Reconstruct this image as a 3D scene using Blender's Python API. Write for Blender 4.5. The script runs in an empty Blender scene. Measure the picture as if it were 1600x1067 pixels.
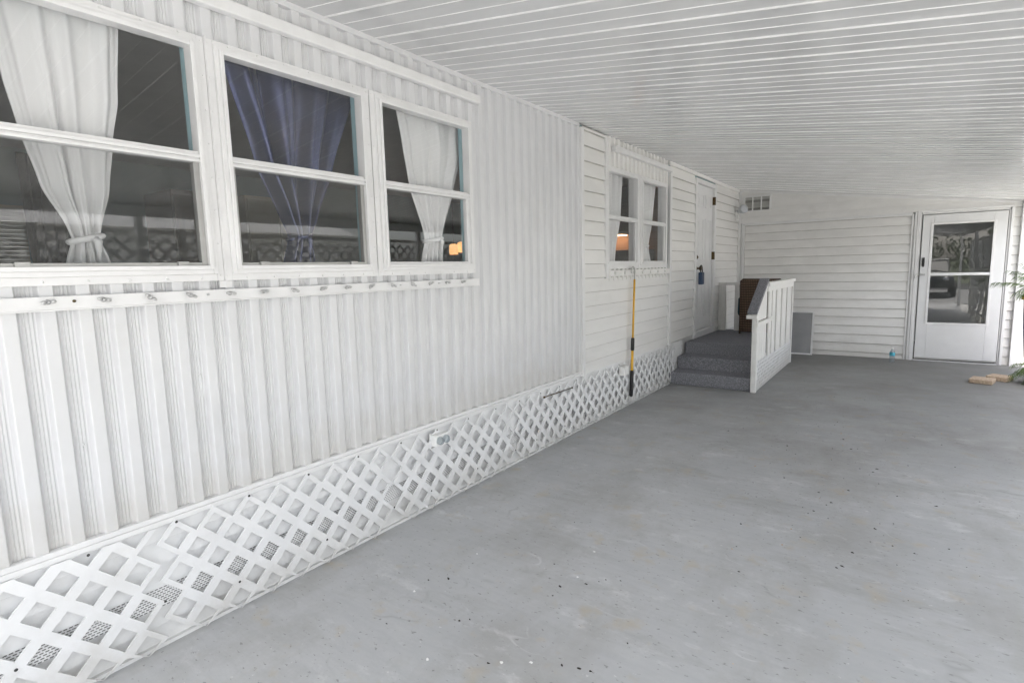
import bpy, bmesh, math, random
from mathutils import Vector, Matrix
R = math.radians
random.seed(7)
sc = bpy.context.scene
COL = sc.collection

# ------------------------------------------------------------------ camera
F_PX, YAW, PITCH, ROLL = 861.07, R(-35.5707), R(-7.3858), -0.024976
def cam_basis():
    cy, sy = math.cos(YAW), math.sin(YAW); cp, sp = math.cos(PITCH), math.sin(PITCH)
    fw = Vector((sy*cp, cy*cp, sp)); rt = Vector((cy, -sy, 0)); up = rt.cross(fw)
    c, s = math.cos(ROLL), math.sin(ROLL)
    return c*rt + s*up, -s*rt + c*up, fw
rt, up, fw = cam_basis()
cd = bpy.data.cameras.new('camera'); cam = bpy.data.objects.new('camera', cd); COL.objects.link(cam)
cd.sensor_width = 36; cd.lens = F_PX/1600*36; cd.clip_start = .05; cd.clip_end = 2000
cam.matrix_world = Matrix(((rt.x, up.x, -fw.x, 2.304), (rt.y, up.y, -fw.y, 0), (rt.z, up.z, -fw.z, 1.4273), (0, 0, 0, 1)))
sc.camera = cam

# ------------------------------------------------------------------ light
SUN_EL, SUN_AZ = R(58), R(172)        # azimuth measured clockwise from +y
w = bpy.data.worlds.new("World"); sc.world = w; w.use_nodes = True
nt = w.node_tree; bg = nt.nodes['Background']
sky = nt.nodes.new('ShaderNodeTexSky'); sky.sky_type = 'NISHITA'; sky.sun_disc = False
sky.sun_elevation = SUN_EL; sky.sun_rotation = SUN_AZ; sky.air_density = 1.0; sky.dust_density = 3.5; sky.ozone_density = .6
hs = nt.nodes.new('ShaderNodeHueSaturation'); hs.inputs['Saturation'].default_value = .35
nt.links.new(sky.outputs[0], hs.inputs['Color']); nt.links.new(hs.outputs[0], bg.inputs[0]); bg.inputs[1].default_value = .15
sl = bpy.data.lights.new('sun', 'SUN'); sl.energy = 2.9; sl.angle = R(12); sl.color = (1, .96, .9)
so = bpy.data.objects.new('sun', sl); COL.objects.link(so)
sd = Vector((math.sin(SUN_AZ)*math.cos(SUN_EL), math.cos(SUN_AZ)*math.cos(SUN_EL), math.sin(SUN_EL)))
so.rotation_euler = sd.to_track_quat('Z', 'Y').to_euler(); so.location = (8, -10, 15)
sc.view_settings.view_transform = 'Standard'; sc.view_settings.look = 'None'
sc.view_settings.gamma = 1; sc.view_settings.exposure = 2.32
sc.render.engine = 'CYCLES'
cy = sc.cycles
cy.use_denoising = True; cy.use_adaptive_sampling = False
cy.use_guiding = True; cy.guiding_training_samples = 96; cy.max_bounces = 10; cy.diffuse_bounces = 6; cy.transparent_max_bounces = 24
cy.sample_clamp_indirect = 5; cy.caustics_reflective = False; cy.caustics_refractive = False

# ------------------------------------------------------------------ materials
def mat(name, col, rough=.5, metal=0, var=.05, vs=6, bump=0, bs=60, stretch=None, spec=.5, col2=None, thr=None):
    m = bpy.data.materials.new(name); m.use_nodes = True; n = m.node_tree.nodes; l = m.node_tree.links
    b = n['Principled BSDF']; b.inputs['Roughness'].default_value = rough; b.inputs['Metallic'].default_value = metal
    b.inputs['Specular IOR Level'].default_value = spec
    tc = n.new('ShaderNodeTexCoord'); mp = n.new('ShaderNodeMapping'); l.new(tc.outputs['Object'], mp.inputs[0])
    if stretch: mp.inputs['Scale'].default_value = stretch
    nz = n.new('ShaderNodeTexNoise'); nz.inputs['Scale'].default_value = vs; nz.inputs['Detail'].default_value = 6; nz.inputs['Roughness'].default_value = .6
    l.new(mp.outputs[0], nz.inputs['Vector'])
    rp = n.new('ShaderNodeValToRGB'); l.new(nz.outputs['Fac'], rp.inputs[0])
    c2 = col2 or tuple(min(1, c*(1+var)) for c in col); c1 = tuple(c*(1-var) for c in col) if not col2 else col
    rp.color_ramp.elements[0].color = (*c1, 1); rp.color_ramp.elements[1].color = (*c2, 1)
    a, z = thr or (.32, .68); rp.color_ramp.elements[0].position = a; rp.color_ramp.elements[1].position = z
    l.new(rp.outputs[0], b.inputs['Base Color'])
    if bump:
        n2 = n.new('ShaderNodeTexNoise'); n2.inputs['Scale'].default_value = bs; n2.inputs['Detail'].default_value = 4
        l.new(mp.outputs[0], n2.inputs['Vector'])
        bp = n.new('ShaderNodeBump'); bp.inputs['Strength'].default_value = bump; bp.inputs['Distance'].default_value = .01
        l.new(n2.outputs['Fac'], bp.inputs['Height']); l.new(bp.outputs[0], b.inputs['Normal'])
    return m
def emat(name, col, s):
    m = bpy.data.materials.new(name); m.use_nodes = True; b = m.node_tree.nodes['Principled BSDF']
    b.inputs['Base Color'].default_value = (*col, 1); b.inputs['Emission Color'].default_value = (*col, 1); b.inputs['Emission Strength'].default_value = s
    return m
def glassmat(name, ior=1.6, tint=(.93, .97, .96), dirt=.02, wavy=0):
    m = bpy.data.materials.new(name); m.use_nodes = True; n = m.node_tree.nodes; l = m.node_tree.links
    n.remove(n['Principled BSDF']); out = n['Material Output']
    tr = n.new('ShaderNodeBsdfTransparent'); tr.inputs[0].default_value = (*tint, 1)
    gl = n.new('ShaderNodeBsdfGlossy'); gl.inputs['Roughness'].default_value = .01
    f0 = ((ior-1)/(ior+1))**2
    ge = n.new('ShaderNodeNewGeometry'); dt = n.new('ShaderNodeVectorMath'); dt.operation = 'DOT_PRODUCT'; l.new(ge.outputs['Incoming'], dt.inputs[0]); l.new(ge.outputs['Normal'], dt.inputs[1])
    def mth(op, a, c=None):
        q = n.new('ShaderNodeMath'); q.operation = op
        for i, v in enumerate((a, c)):
            if v is None: continue
            if isinstance(v, (int, float)): q.inputs[i].default_value = v
            else: l.new(v, q.inputs[i])
        return q
    ab = mth('ABSOLUTE', dt.outputs['Value']); om = mth('SUBTRACT', 1.0, ab.outputs[0]); pw = mth('POWER', om.outputs[0], 5.0)
    ml = mth('MULTIPLY', pw.outputs[0], 1-f0); fr = mth('ADD', ml.outputs[0], f0)
    mx = n.new('ShaderNodeMixShader'); l.new(fr.outputs[0], mx.inputs[0]); l.new(tr.outputs[0], mx.inputs[1]); l.new(gl.outputs[0], mx.inputs[2])
    df = n.new('ShaderNodeBsdfDiffuse'); df.inputs[0].default_value = (.45, .46, .45, 1)
    m2 = n.new('ShaderNodeMixShader')
    tc = n.new('ShaderNodeTexCoord'); nz = n.new('ShaderNodeTexNoise'); nz.inputs['Scale'].default_value = 9; nz.inputs['Detail'].default_value = 8
    l.new(tc.outputs['Object'], nz.inputs['Vector'])
    mm = n.new('ShaderNodeMath'); mm.operation = 'MULTIPLY'; mm.inputs[1].default_value = dirt*2; l.new(nz.outputs['Fac'], mm.inputs[0])
    l.new(mm.outputs[0], m2.inputs[0]); l.new(mx.outputs[0], m2.inputs[1]); l.new(df.outputs[0], m2.inputs[2]); l.new(m2.outputs[0], out.inputs[0])
    if wavy:
        n2 = n.new('ShaderNodeTexNoise'); n2.inputs['Scale'].default_value = 2.2; n2.inputs['Detail'].default_value = 1
        l.new(tc.outputs['Object'], n2.inputs['Vector'])
        bp = n.new('ShaderNodeBump'); bp.inputs['Strength'].default_value = wavy; bp.inputs['Distance'].default_value = .05
        l.new(n2.outputs['Fac'], bp.inputs['Height']); l.new(bp.outputs[0], gl.inputs['Normal'])
    return m
def screenmat(name, col, cover):
    m = bpy.data.materials.new(name); m.use_nodes = True; n = m.node_tree.nodes; l = m.node_tree.links
    b = n['Principled BSDF']; b.inputs['Base Color'].default_value = (*col, 1); b.inputs['Roughness'].default_value = .8
    tr = n.new('ShaderNodeBsdfTransparent'); mx = n.new('ShaderNodeMixShader')
    tc = n.new('ShaderNodeTexCoord'); nz = n.new('ShaderNodeTexNoise'); nz.inputs['Scale'].default_value = 5; l.new(tc.outputs['Object'], nz.inputs['Vector'])
    mr = n.new('ShaderNodeMapRange'); mr.inputs[3].default_value = cover*.8; mr.inputs[4].default_value = cover*1.2; l.new(nz.outputs['Fac'], mr.inputs[0])
    l.new(mr.outputs[0], mx.inputs[0]); l.new(tr.outputs[0], mx.inputs[1]); l.new(b.outputs[0], mx.inputs[2]); l.new(mx.outputs[0], n['Material Output'].inputs[0])
    return m

M = {}
M['alu'] = mat('painted_aluminium', (.66, .665, .68), .30, var=.03, vs=3, bump=.22, bs=4)
def weathered(m, zlo, zhi, col, amt):
    n = m.node_tree.nodes; l = m.node_tree.links; b = n['Principled BSDF']; src = b.inputs['Base Color'].links[0].from_socket
    ge = n.new('ShaderNodeNewGeometry'); sp = n.new('ShaderNodeSeparateXYZ'); l.new(ge.outputs['Position'], sp.inputs[0])
    nz = n.new('ShaderNodeTexNoise'); nz.inputs['Scale'].default_value = 7; nz.inputs['Detail'].default_value = 8; nz.inputs['Roughness'].default_value = .7; l.new(ge.outputs['Position'], nz.inputs['Vector'])
    md = n.new('ShaderNodeMath'); md.operation = 'MULTIPLY_ADD'; md.inputs[1].default_value = .5; l.new(nz.outputs['Fac'], md.inputs[0]); l.new(sp.outputs['Z'], md.inputs[2])
    mr = n.new('ShaderNodeMapRange'); mr.inputs[1].default_value = zlo+.25; mr.inputs[2].default_value = zhi+.25; mr.inputs[3].default_value = amt; mr.inputs[4].default_value = 0; l.new(md.outputs[0], mr.inputs[0])
    mx = n.new('ShaderNodeMix'); mx.data_type = 'RGBA'; l.new(mr.outputs[0], mx.inputs[0]); l.new(src, mx.inputs[6]); mx.inputs[7].default_value = (*col, 1)
    n2 = n.new('ShaderNodeTexNoise'); n2.inputs['Scale'].default_value = 2.3; n2.inputs['Detail'].default_value = 9; n2.inputs['Roughness'].default_value = .75; l.new(ge.outputs['Position'], n2.inputs['Vector'])
    m3 = n.new('ShaderNodeMapRange'); m3.inputs[1].default_value = .56; m3.inputs[2].default_value = .72; m3.inputs[4].default_value = .3; l.new(n2.outputs['Fac'], m3.inputs[0])
    mx2 = n.new('ShaderNodeMix'); mx2.data_type = 'RGBA'; l.new(m3.outputs[0], mx2.inputs[0]); l.new(mx.outputs[2], mx2.inputs[6]); mx2.inputs[7].default_value = (.60, .59, .56, 1)
    l.new(mx2.outputs[2], b.inputs['Base Color'])
weathered(M['alu'], .48, .75, (.55, .53, .49), .5)
M['vinyl'] = mat('white_vinyl_siding', (.77, .765, .755), .5, var=.045, vs=4, stretch=(1, .35, 2), bump=.04, bs=40)
weathered(M['vinyl'], .0, .35, (.50, .48, .44), .45)
M['trim'] = mat('white_trim_paint', (.75, .75, .755), .4, var=.04, vs=8, bump=.05, bs=50)
M['lattice'] = mat('white_lattice_vinyl', (.76, .765, .775), .42, var=.05, vs=7, bump=.04, bs=40)
weathered(M['lattice'], .0, .22, (.48, .46, .42), .55)
M['skirting'] = mat('white_skirting_vinyl', (.80, .805, .81), .5, var=.04, vs=5)
weathered(M['skirting'], .0, .22, (.5, .48, .44), .4)
M['wood_white'] = mat('white_painted_wood', (.78, .775, .76), .55, var=.07, vs=10, stretch=(6, 6, 1), bump=.15, bs=30)
M['ceil'] = mat('ceiling_pan_paint', (.645, .65, .663), .17, var=.05, vs=2.2, stretch=(.5, 2, 1), bump=.05, bs=5)
M['seam'] = mat('seam_edge_glint', (.79, .79, .795), .3, var=.08, vs=5, thr=(.40, .60))
M['door'] = mat('white_door_paint', (.72, .725, .735), .38, var=.03, vs=5, bump=.03, bs=30)
M['lap_shade_caulk'] = mat('lap_shade_and_caulk', (.50, .49, .47), .9, var=.2, vs=9)  # shade under and between laps painted as a darker tone; also colours caulk
M['dark'] = mat('dark_shadow_gap', (.03, .03, .03), .9)
M['screw'] = mat('dark_screw_head', (.03, .03, .03), .5)
M['metal'] = mat('zinc_metal', (.62, .62, .62), .35, 1, var=.15, vs=80)
M['pale_metal'] = mat('painted_over_nut', (.55, .55, .55), .3, .6, var=.12, vs=90)
M['grey_metal'] = mat('grey_metal', (.42, .42, .41), .45, .6)
M['brass'] = mat('dark_brass', (.10, .07, .035), .35, .8)
M['black'] = mat('black_rubber', (.012, .012, .013), .55)
M['yellow'] = mat('yellow_fibreglass', (.75, .42, .03), .3, var=.06)
M['aqua'] = mat('aqua_paint', (.32, .50, .55), .5)
M['aqua_wall'] = mat('aqua_wall_paint', (.25, .36, .38), .8, var=.06)
M['glass'] = glassmat('window_glass', 1.95, (.975, .98, .985), .02)
M['glass_low'] = glassmat('window_glass_dusty', 1.8, (.94, .95, .955), .05)
M['door_glass'] = glassmat('storm_door_glass', 1.9, (.7, .72, .72), .045, .03)
M['screen'] = screenmat('insect_screen_mesh', (.16, .16, .155), .16)
M['screen_grey'] = screenmat('grey_screen_mesh', (.34, .345, .36), .74)
M['int_floor'] = mat('interior_floor', (.20, .16, .12), .6)
M['int_ceil'] = mat('interior_ceiling', (.5, .5, .48), .8)
M['int_brown'] = mat('brown_panel', (.10, .06, .04), .5, var=.2, stretch=(8, 8, 1))
M['cream'] = mat('cream_cabinet', (.50, .47, .36), .6)
M['peach'] = mat('peach_wall', (.55, .36, .24), .7)
M['carpet'] = mat('grey_outdoor_carpet', (.15, .155, .175), .95, bump=.9, bs=150, vs=92, col2=(.38, .38, .41), thr=(.36, .68), spec=.1)
M['sheer'] = mat('white_curtain', (.88, .88, .885), .85, var=.03, vs=5, bump=.25, bs=14, stretch=(1, 1, .25))
def thin_cloth(m, t):
    n = m.node_tree.nodes; l = m.node_tree.links; b = n['Principled BSDF']; tr = n.new('ShaderNodeBsdfTransparent'); mx = n.new('ShaderNodeMixShader')
    mx.inputs[0].default_value = t; l.new(b.outputs[0], mx.inputs[1]); l.new(tr.outputs[0], mx.inputs[2]); l.new(mx.outputs[0], n['Material Output'].inputs[0])
thin_cloth(M['sheer'], .13)
M['satin'] = mat('navy_satin', (.092, .108, .215), .32, .66, var=.25, vs=4, bump=.7, bs=6, stretch=(1, 1, .5))
M['dk_curtain'] = mat('dark_plum_curtain', (.035, .025, .03), .8)
M['wicker'] = None
M['teal'] = mat('dark_teal_cushion', (.012, .05, .075), .8)
M['blue'] = mat('dark_blue_plastic', (.018, .045, .10), .45)
M['paver'] = mat('tan_paver', (.33, .24, .165), .9, bump=.7, bs=60, vs=40, col2=(.54, .43, .33), thr=(.3, .7))
M['plastic'] = mat('white_plastic', (.82, .82, .81), .35)
M['clear'] = glassmat('clear_plastic', 1.6, (.80, .86, .90), .30)
M['label'] = mat('blue_bottle_label', (.08, .42, .55), .5)
M['label2'] = mat('green_bottle_label', (.10, .18, .10), .5)
M['pot'] = mat('purple_glaze', (.035, .02, .22), .25)
M['pot_rim'] = mat('yellow_glaze', (.75, .45, .04), .3)
M['leaf'] = mat('palm_leaf', (.05, .10, .022), .5, col2=(.13, .20, .05), vs=8)
M['bark'] = mat('bark', (.12, .09, .065), .9, bump=.5, bs=20)
M['foliage'] = mat('foliage', (.035, .07, .02), .7, col2=(.12, .17, .05), vs=1.2)
M['flower'] = mat('flower_petals', (.5, .04, .06), .6, col2=(.75, .55, .45), vs=4)
M['lawn'] = mat('lawn_grass', (.06, .08, .035), .95, col2=(.11, .125, .06), vs=.8)
M['bounce_gravel'] = mat('pale_bounce_gravel', (.58, .57, .54), .95, var=.15, vs=12, bump=.6, bs=60)
M['street'] = mat('asphalt', (.05, .05, .052), .9)
M['driveway'] = mat('driveway_concrete', (.27, .27, .265), .8, var=.1, vs=1.5)
M['roof'] = mat('white_roof', (.6, .6, .6), .6)
M['grey_house'] = mat('grey_siding', (.62, .62, .61), .6)
M['dirt'] = mat('soil', (.06, .045, .03), .95)
M['vent_dark'] = mat('vent_grille', (.55, .55, .53), .6)
M['fixture'] = mat('dull_grey_fixture', (.50, .52, .56), .4)
M['lamp'] = emat('lamp_shade_glow', (1, .55, .22), .22)
M['hood_lamp'] = emat('hood_lamp_glow', (1, .62, .34), 1.2)
M['debris'] = mat('leaf_litter', (.03, .025, .02), .9)
M['debris2'] = mat('tan_chips', (.60, .40, .20), .9)

def special():
    # wicker: woven waves
    m = bpy.data.materials.new('brown_wicker'); m.use_nodes = True; n = m.node_tree.nodes; l = m.node_tree.links; b = n['Principled BSDF']
    tc = n.new('ShaderNodeTexCoord')
    w1 = n.new('ShaderNodeTexWave'); w1.wave_type = 'BANDS'; w1.bands_direction = 'Z'; w1.inputs['Scale'].default_value = 9; w1.inputs['Distortion'].default_value = 1.0; w1.inputs['Detail Scale'].default_value = 6
    w2 = n.new('ShaderNodeTexWave'); w2.wave_type = 'BANDS'; w2.bands_direction = 'X'; w2.inputs['Scale'].default_value = 14; w2.inputs['Distortion'].default_value = 1.0
    for q in (w1, w2): l.new(tc.outputs['Object'], q.inputs['Vector'])
    mu = n.new('ShaderNodeMath'); mu.operation = 'MULTIPLY'; l.new(w1.outputs['Fac'], mu.inputs[0]); l.new(w2.outputs['Fac'], mu.inputs[1])
    rp = n.new('ShaderNodeValToRGB'); l.new(mu.outputs[0], rp.inputs[0]); rp.color_ramp.elements[0].color = (.05, .028, .016, 1); rp.color_ramp.elements[1].color = (.25, .155, .10, 1)
    l.new(rp.outputs[0], b.inputs['Base Color']); b.inputs['Roughness'].default_value = .6
    bp = n.new('ShaderNodeBump'); bp.inputs['Strength'].default_value = .8; bp.inputs['Distance'].default_value = .01; l.new(mu.outputs[0], bp.inputs['Height']); l.new(bp.outputs[0], b.inputs['Normal'])
    M['wicker'] = m
    # perforated soffit (slots)
    m = bpy.data.materials.new('perforated_skirting'); m.use_nodes = True; n = m.node_tree.nodes; l = m.node_tree.links; b = n['Principled BSDF']
    tc = n.new('ShaderNodeTexCoord'); sp = n.new('ShaderNodeSeparateXYZ'); l.new(tc.outputs['Object'], sp.inputs[0]); cb = n.new('ShaderNodeCombineXYZ')
    l.new(sp.outputs['Y'], cb.inputs['X']); l.new(sp.outputs['Z'], cb.inputs['Y'])
    br = n.new('ShaderNodeTexBrick'); l.new(cb.outputs[0], br.inputs['Vector']); br.inputs['Scale'].default_value = 1
    br.inputs['Brick Width'].default_value = .016; br.inputs['Row Height'].default_value = .0085; br.inputs['Mortar Size'].default_value = .0026; br.inputs['Mortar Smooth'].default_value = 0
    br.inputs['Color1'].default_value = br.inputs['Color2'].default_value = (.10, .10, .10, 1); br.inputs['Mortar'].default_value = (.8, .8, .8, 1)
    l.new(br.outputs['Color'], b.inputs['Base Color']); b.inputs['Roughness'].default_value = .5
    M['perf'] = m
    # painted concrete floor
    m = bpy.data.materials.new('grey_painted_concrete'); m.use_nodes = True; n = m.node_tree.nodes; l = m.node_tree.links; b = n['Principled BSDF']
    tc = n.new('ShaderNodeTexCoord')
    def noise(s, d=6, r=.6, st=(1, 1, 1)):
        mp = n.new('ShaderNodeMapping'); mp.inputs['Scale'].default_value = st; l.new(tc.outputs['Object'], mp.inputs[0])
        q = n.new('ShaderNodeTexNoise'); q.inputs['Scale'].default_value = s; q.inputs['Detail'].default_value = d; q.inputs['Roughness'].default_value = r; l.new(mp.outputs[0], q.inputs['Vector']); return q.outputs['Fac']
    def ramp(f, stops):
        q = n.new('ShaderNodeValToRGB'); l.new(f, q.inputs[0]); e = q.color_ramp.elements
        while len(e) < len(stops): e.new(.5)
        for i, (p, c) in enumerate(stops): e[i].position = p; e[i].color = (*c, 1) if len(c) == 3 else c
        return q.outputs[0]
    def mix(f, a, c, mode='MIX'):
        q = n.new('ShaderNodeMix'); q.data_type = 'RGBA'; q.blend_type = mode
        if isinstance(f, float): q.inputs[0].default_value = f
        else: l.new(f, q.inputs[0])
        for s, v in ((6, a), (7, c)):
            if isinstance(v, tuple): q.inputs[s].default_value = (*v, 1)
            else: l.new(v, q.inputs[s])
        return q.outputs[2]
    base = ramp(noise(1.1, 8, .65), [(.3, (.41, .42, .43)), (.7, (.51, .517, .522))])
    base = mix(ramp(noise(14, 8, .7), [(.35, (0, 0, 0)), (.75, (.5, .5, .5))]), base, (.48, .484, .49))
    def rnoise(sc_, st, d=5, r=.65, rot=35.6):
        mp = n.new('ShaderNodeMapping'); mp.inputs['Rotation'].default_value = (0, 0, R(rot)); mp.inputs['Scale'].default_value = st; l.new(tc.outputs['Object'], mp.inputs[0])
        q = n.new('ShaderNodeTexNoise'); q.inputs['Scale'].default_value = sc_; q.inputs['Detail'].default_value = d; q.inputs['Roughness'].default_value = r; l.new(mp.outputs[0], q.inputs['Vector']); return q.outputs['Fac']
    g_ = lambda v: (v, v, v)
    base = mix(ramp(rnoise(30, (.10, 1, 1)), [(.42, g_(0)), (.68, g_(.32))]), base, (.37, .38, .395))                          # broom streaks
    base = mix(ramp(noise(1.7, 6, .7, (1, .6, 1)), [(.47, g_(0)), (.64, g_(.6))]), base, (.345, .34, .325))                      # dull dirty patches
    base = mix(ramp(rnoise(2.4, (.35, 1, 1), 8, .75, 20), [(.53, g_(0)), (.66, g_(.45))]), base, (.31, .305, .29))              # drifted dirt
    base = mix(ramp(noise(3.4, 8, .75, (.6, 1, 1)), [(.56, g_(0)), (.68, g_(.55))]), base, (.66, .665, .67))                    # worn pale paint
    base = mix(ramp(noise(5.0, 4, .6), [(.58, g_(0)), (.70, g_(.45))]), base, (.46, .39, .27))                                   # faint rust stains
    def band(f, c, wd):                                                                                                       # thin curved scuffs where the noise crosses a level
        q = n.new('ShaderNodeMath'); q.operation = 'SUBTRACT'; l.new(f, q.inputs[0]); q.inputs[1].default_value = c
        q2 = n.new('ShaderNodeMath'); q2.operation = 'ABSOLUTE'; l.new(q.outputs[0], q2.inputs[0])
        q3 = n.new('ShaderNodeMapRange'); l.new(q2.outputs[0], q3.inputs[0]); q3.inputs[1].default_value = 0; q3.inputs[2].default_value = wd; q3.inputs[3].default_value = 1; q3.inputs[4].default_value = 0; return q3.outputs[0]
    def mul(a, c):
        q = n.new('ShaderNodeMath'); q.operation = 'MULTIPLY'; l.new(a, q.inputs[0]); l.new(c, q.inputs[1]); return q.outputs[0]
    base = mix(mul(band(rnoise(1.6, (.5, 1, 1), 3, .5, 10), .5, .006), ramp(noise(2.2, 3), [(.54, g_(0)), (.66, g_(.4))])), base, (.26, .26, .255))
    base = mix(mul(band(rnoise(2.3, (.4, 1, 1), 3, .55, 60), .52, .007), ramp(noise(2.9, 3), [(.55, g_(0)), (.66, g_(.4))])), base, (.70, .705, .71))
    base = mix(ramp(rnoise(60, (.5, 1, 1), 3, .6), [(.64, g_(0)), (.68, g_(.6))]), base, (.17, .165, .155))                    # specks
    base = mix(ramp(rnoise(48, (.6, 1, 1), 3, .6, 80), [(.70, g_(0)), (.74, g_(.5))]), base, (.74, .74, .72))
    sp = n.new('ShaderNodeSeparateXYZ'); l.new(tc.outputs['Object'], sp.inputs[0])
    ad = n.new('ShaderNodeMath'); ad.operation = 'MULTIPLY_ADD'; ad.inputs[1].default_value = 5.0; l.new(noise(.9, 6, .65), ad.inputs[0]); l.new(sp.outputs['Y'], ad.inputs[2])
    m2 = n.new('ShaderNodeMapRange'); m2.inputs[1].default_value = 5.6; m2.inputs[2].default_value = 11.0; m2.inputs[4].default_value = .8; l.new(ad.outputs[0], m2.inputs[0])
    base = mix(m2.outputs[0], base, (.13, .127, .118))                                                                           # dark brownish grey, stronger towards the far end
    l.new(base, b.inputs['Base Color'])
    mr = n.new('ShaderNodeMapRange'); mr.inputs[3].default_value = .5; mr.inputs[4].default_value = .8; b.inputs['Specular IOR Level'].default_value = .35; l.new(noise(3, 6), mr.inputs[0]); l.new(mr.outputs[0], b.inputs['Roughness'])
    bp = n.new('ShaderNodeBump'); bp.inputs['Strength'].default_value = .25; bp.inputs['Distance'].default_value = .006; l.new(noise(35, 8, .7), bp.inputs['Height']); l.new(bp.outputs[0], b.inputs['Normal'])
    M['floor'] = m
special()

# ------------------------------------------------------------------ mesh builder
class MB:
    def __init__(s): s.v = []; s.f = []; s.m = []; s.sm = []
    def face(s, idx, m=0, smooth=False): s.f.append(tuple(idx)); s.m.append(m); s.sm.append(smooth)
    def quad(s, a, b, c, d, m=0):
        i = len(s.v); s.v += [tuple(a), tuple(b), tuple(c), tuple(d)]; s.face((i, i+1, i+2, i+3), m)
    def box(s, x0, x1, y0, y1, z0, z1, m=0):
        i = len(s.v); s.v += [(x, y, z) for x in (x0, x1) for y in (y0, y1) for z in (z0, z1)]
        for q in ((0, 1, 3, 2), (4, 6, 7, 5), (0, 4, 5, 1), (2, 3, 7, 6), (0, 2, 6, 4), (1, 5, 7, 3)): s.face([i+k for k in q], m)
    def bar(s, p, q, wd, th, upv=(0, 0, 1), m=0):
        p, q = Vector(p), Vector(q); d = (q-p).normalized(); sd_ = d.cross(Vector(upv)).normalized(); u = sd_.cross(d)
        i = len(s.v)
        for e in (p, q):
            for a, b in ((-1, -1), (1, -1), (1, 1), (-1, 1)): s.v.append(tuple(e + sd_*a*wd/2 + u*b*th/2))
        for k in range(4): s.face((i+k, i+(k+1) % 4, i+4+(k+1) % 4, i+4+k), m)
        s.face((i+3, i+2, i+1, i), m); s.face((i+4, i+5, i+6, i+7), m)
    def tube(s, pts, r, n=10, m=0, caps=True):
        pts = [Vector(p) for p in pts]; rs = r if isinstance(r, (list, tuple)) else [r]*len(pts); i0 = len(s.v); ref = None
        for k, p in enumerate(pts):
            d = (pts[min(k+1, len(pts)-1)]-pts[max(k-1, 0)]).normalized()
            if ref is None: ref = d.orthogonal().normalized()
            ref = (ref - d*ref.dot(d)).normalized(); b = d.cross(ref)
            for j in range(n):
                a = 2*math.pi*j/n; s.v.append(tuple(p + (ref*math.cos(a)+b*math.sin(a))*rs[k]))
        for k in range(len(pts)-1):
            for j in range(n):
                a = i0+k*n; s.face((a+j, a+(j+1) % n, a+n+(j+1) % n, a+n+j), m, True)
        if caps:
            s.face([i0+j for j in range(n)][::-1], m); s.face([i0+(len(pts)-1)*n+j for j in range(n)], m)
    def lathe(s, prof, c=(0, 0, 0), n=24, m=0, axis=(0, 0, 1), ms=None):
        ax = Vector(axis).normalized(); o = ax.orthogonal().normalized(); b = ax.cross(o); c = Vector(c); i0 = len(s.v)
        for r, h in prof:
            for j in range(n):
                a = 2*math.pi*j/n; s.v.append(tuple(c + ax*h + (o*math.cos(a)+b*math.sin(a))*max(r, 1e-4)))
        for k in range(len(prof)-1):
            for j in range(n):
                a = i0+k*n; s.face((a+j, a+(j+1) % n, a+n+(j+1) % n, a+n+j), ms[k] if ms else m, True)
    def sheet(s, P, m=0, smooth=True, flip=False):
        i0 = len(s.v); nr, nc = len(P), len(P[0])
        for r in P: s.v += [tuple(p) for p in r]
        for a in range(nr-1):
            for b in range(nc-1):
                q = (i0+a*nc+b, i0+a*nc+b+1, i0+(a+1)*nc+b+1, i0+(a+1)*nc+b)
                s.face(q[::-1] if flip else q, m, smooth)
    def prism(s, poly, axis, a, b, m=0):
        """poly: 2D points; axis 'x'|'y'|'z' extruded from a to b"""
        def P(p, t): return {'x': (t, p[0], p[1]), 'y': (p[0], t, p[1]), 'z': (p[0], p[1], t)}[axis]
        i = len(s.v); n = len(poly); s.v += [P(p, a) for p in poly] + [P(p, b) for p in poly]
        for k in range(n): s.face((i+k, i+(k+1) % n, i+n+(k+1) % n, i+n+k), m)
        s.face([i+k for k in range(n)][::-1], m); s.face([i+n+k for k in range(n)], m)

ORG = {}
def link(name, mb, mats, parent=None, org=None, bevel=0, kind=None, normals=True):
    o0 = Vector(org) if org is not None else (ORG.get(parent.name, Vector()) if parent else Vector())
    me = bpy.data.meshes.new(name)
    me.from_pydata([tuple(Vector(v)-o0) for v in mb.v], [], mb.f)
    for m in (mats if isinstance(mats, (list, tuple)) else [mats]): me.materials.append(m)
    me.polygons.foreach_set('material_index', mb.m); me.polygons.foreach_set('use_smooth', mb.sm)
    if normals:
        bm = bmesh.new(); bm.from_mesh(me); bmesh.ops.recalc_face_normals(bm, faces=bm.faces); bm.to_mesh(me); bm.free()
    me.update()
    o = bpy.data.objects.new(name, me); COL.objects.link(o)
    if parent: o.parent = parent; ORG[o.name] = o0
    else: o.location = o0
    if bevel:
        bv = o.modifiers.new('bevel', 'BEVEL'); bv.width = bevel; bv.segments = 2; bv.limit_method = 'ANGLE'; bv.angle_limit = R(40)
    if kind: o['kind'] = kind
    return o
def tag(o, label, cat, group=None):
    o['label'] = label; o['category'] = cat
    if group: o['group'] = group
    return o
def thing(name, label, cat, loc, group=None):
    o = bpy.data.objects.new(name, None); COL.objects.link(o); o.location = loc; o.empty_display_size = .1
    ORG[o.name] = Vector(loc); return tag(o, label, cat, group)

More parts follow.
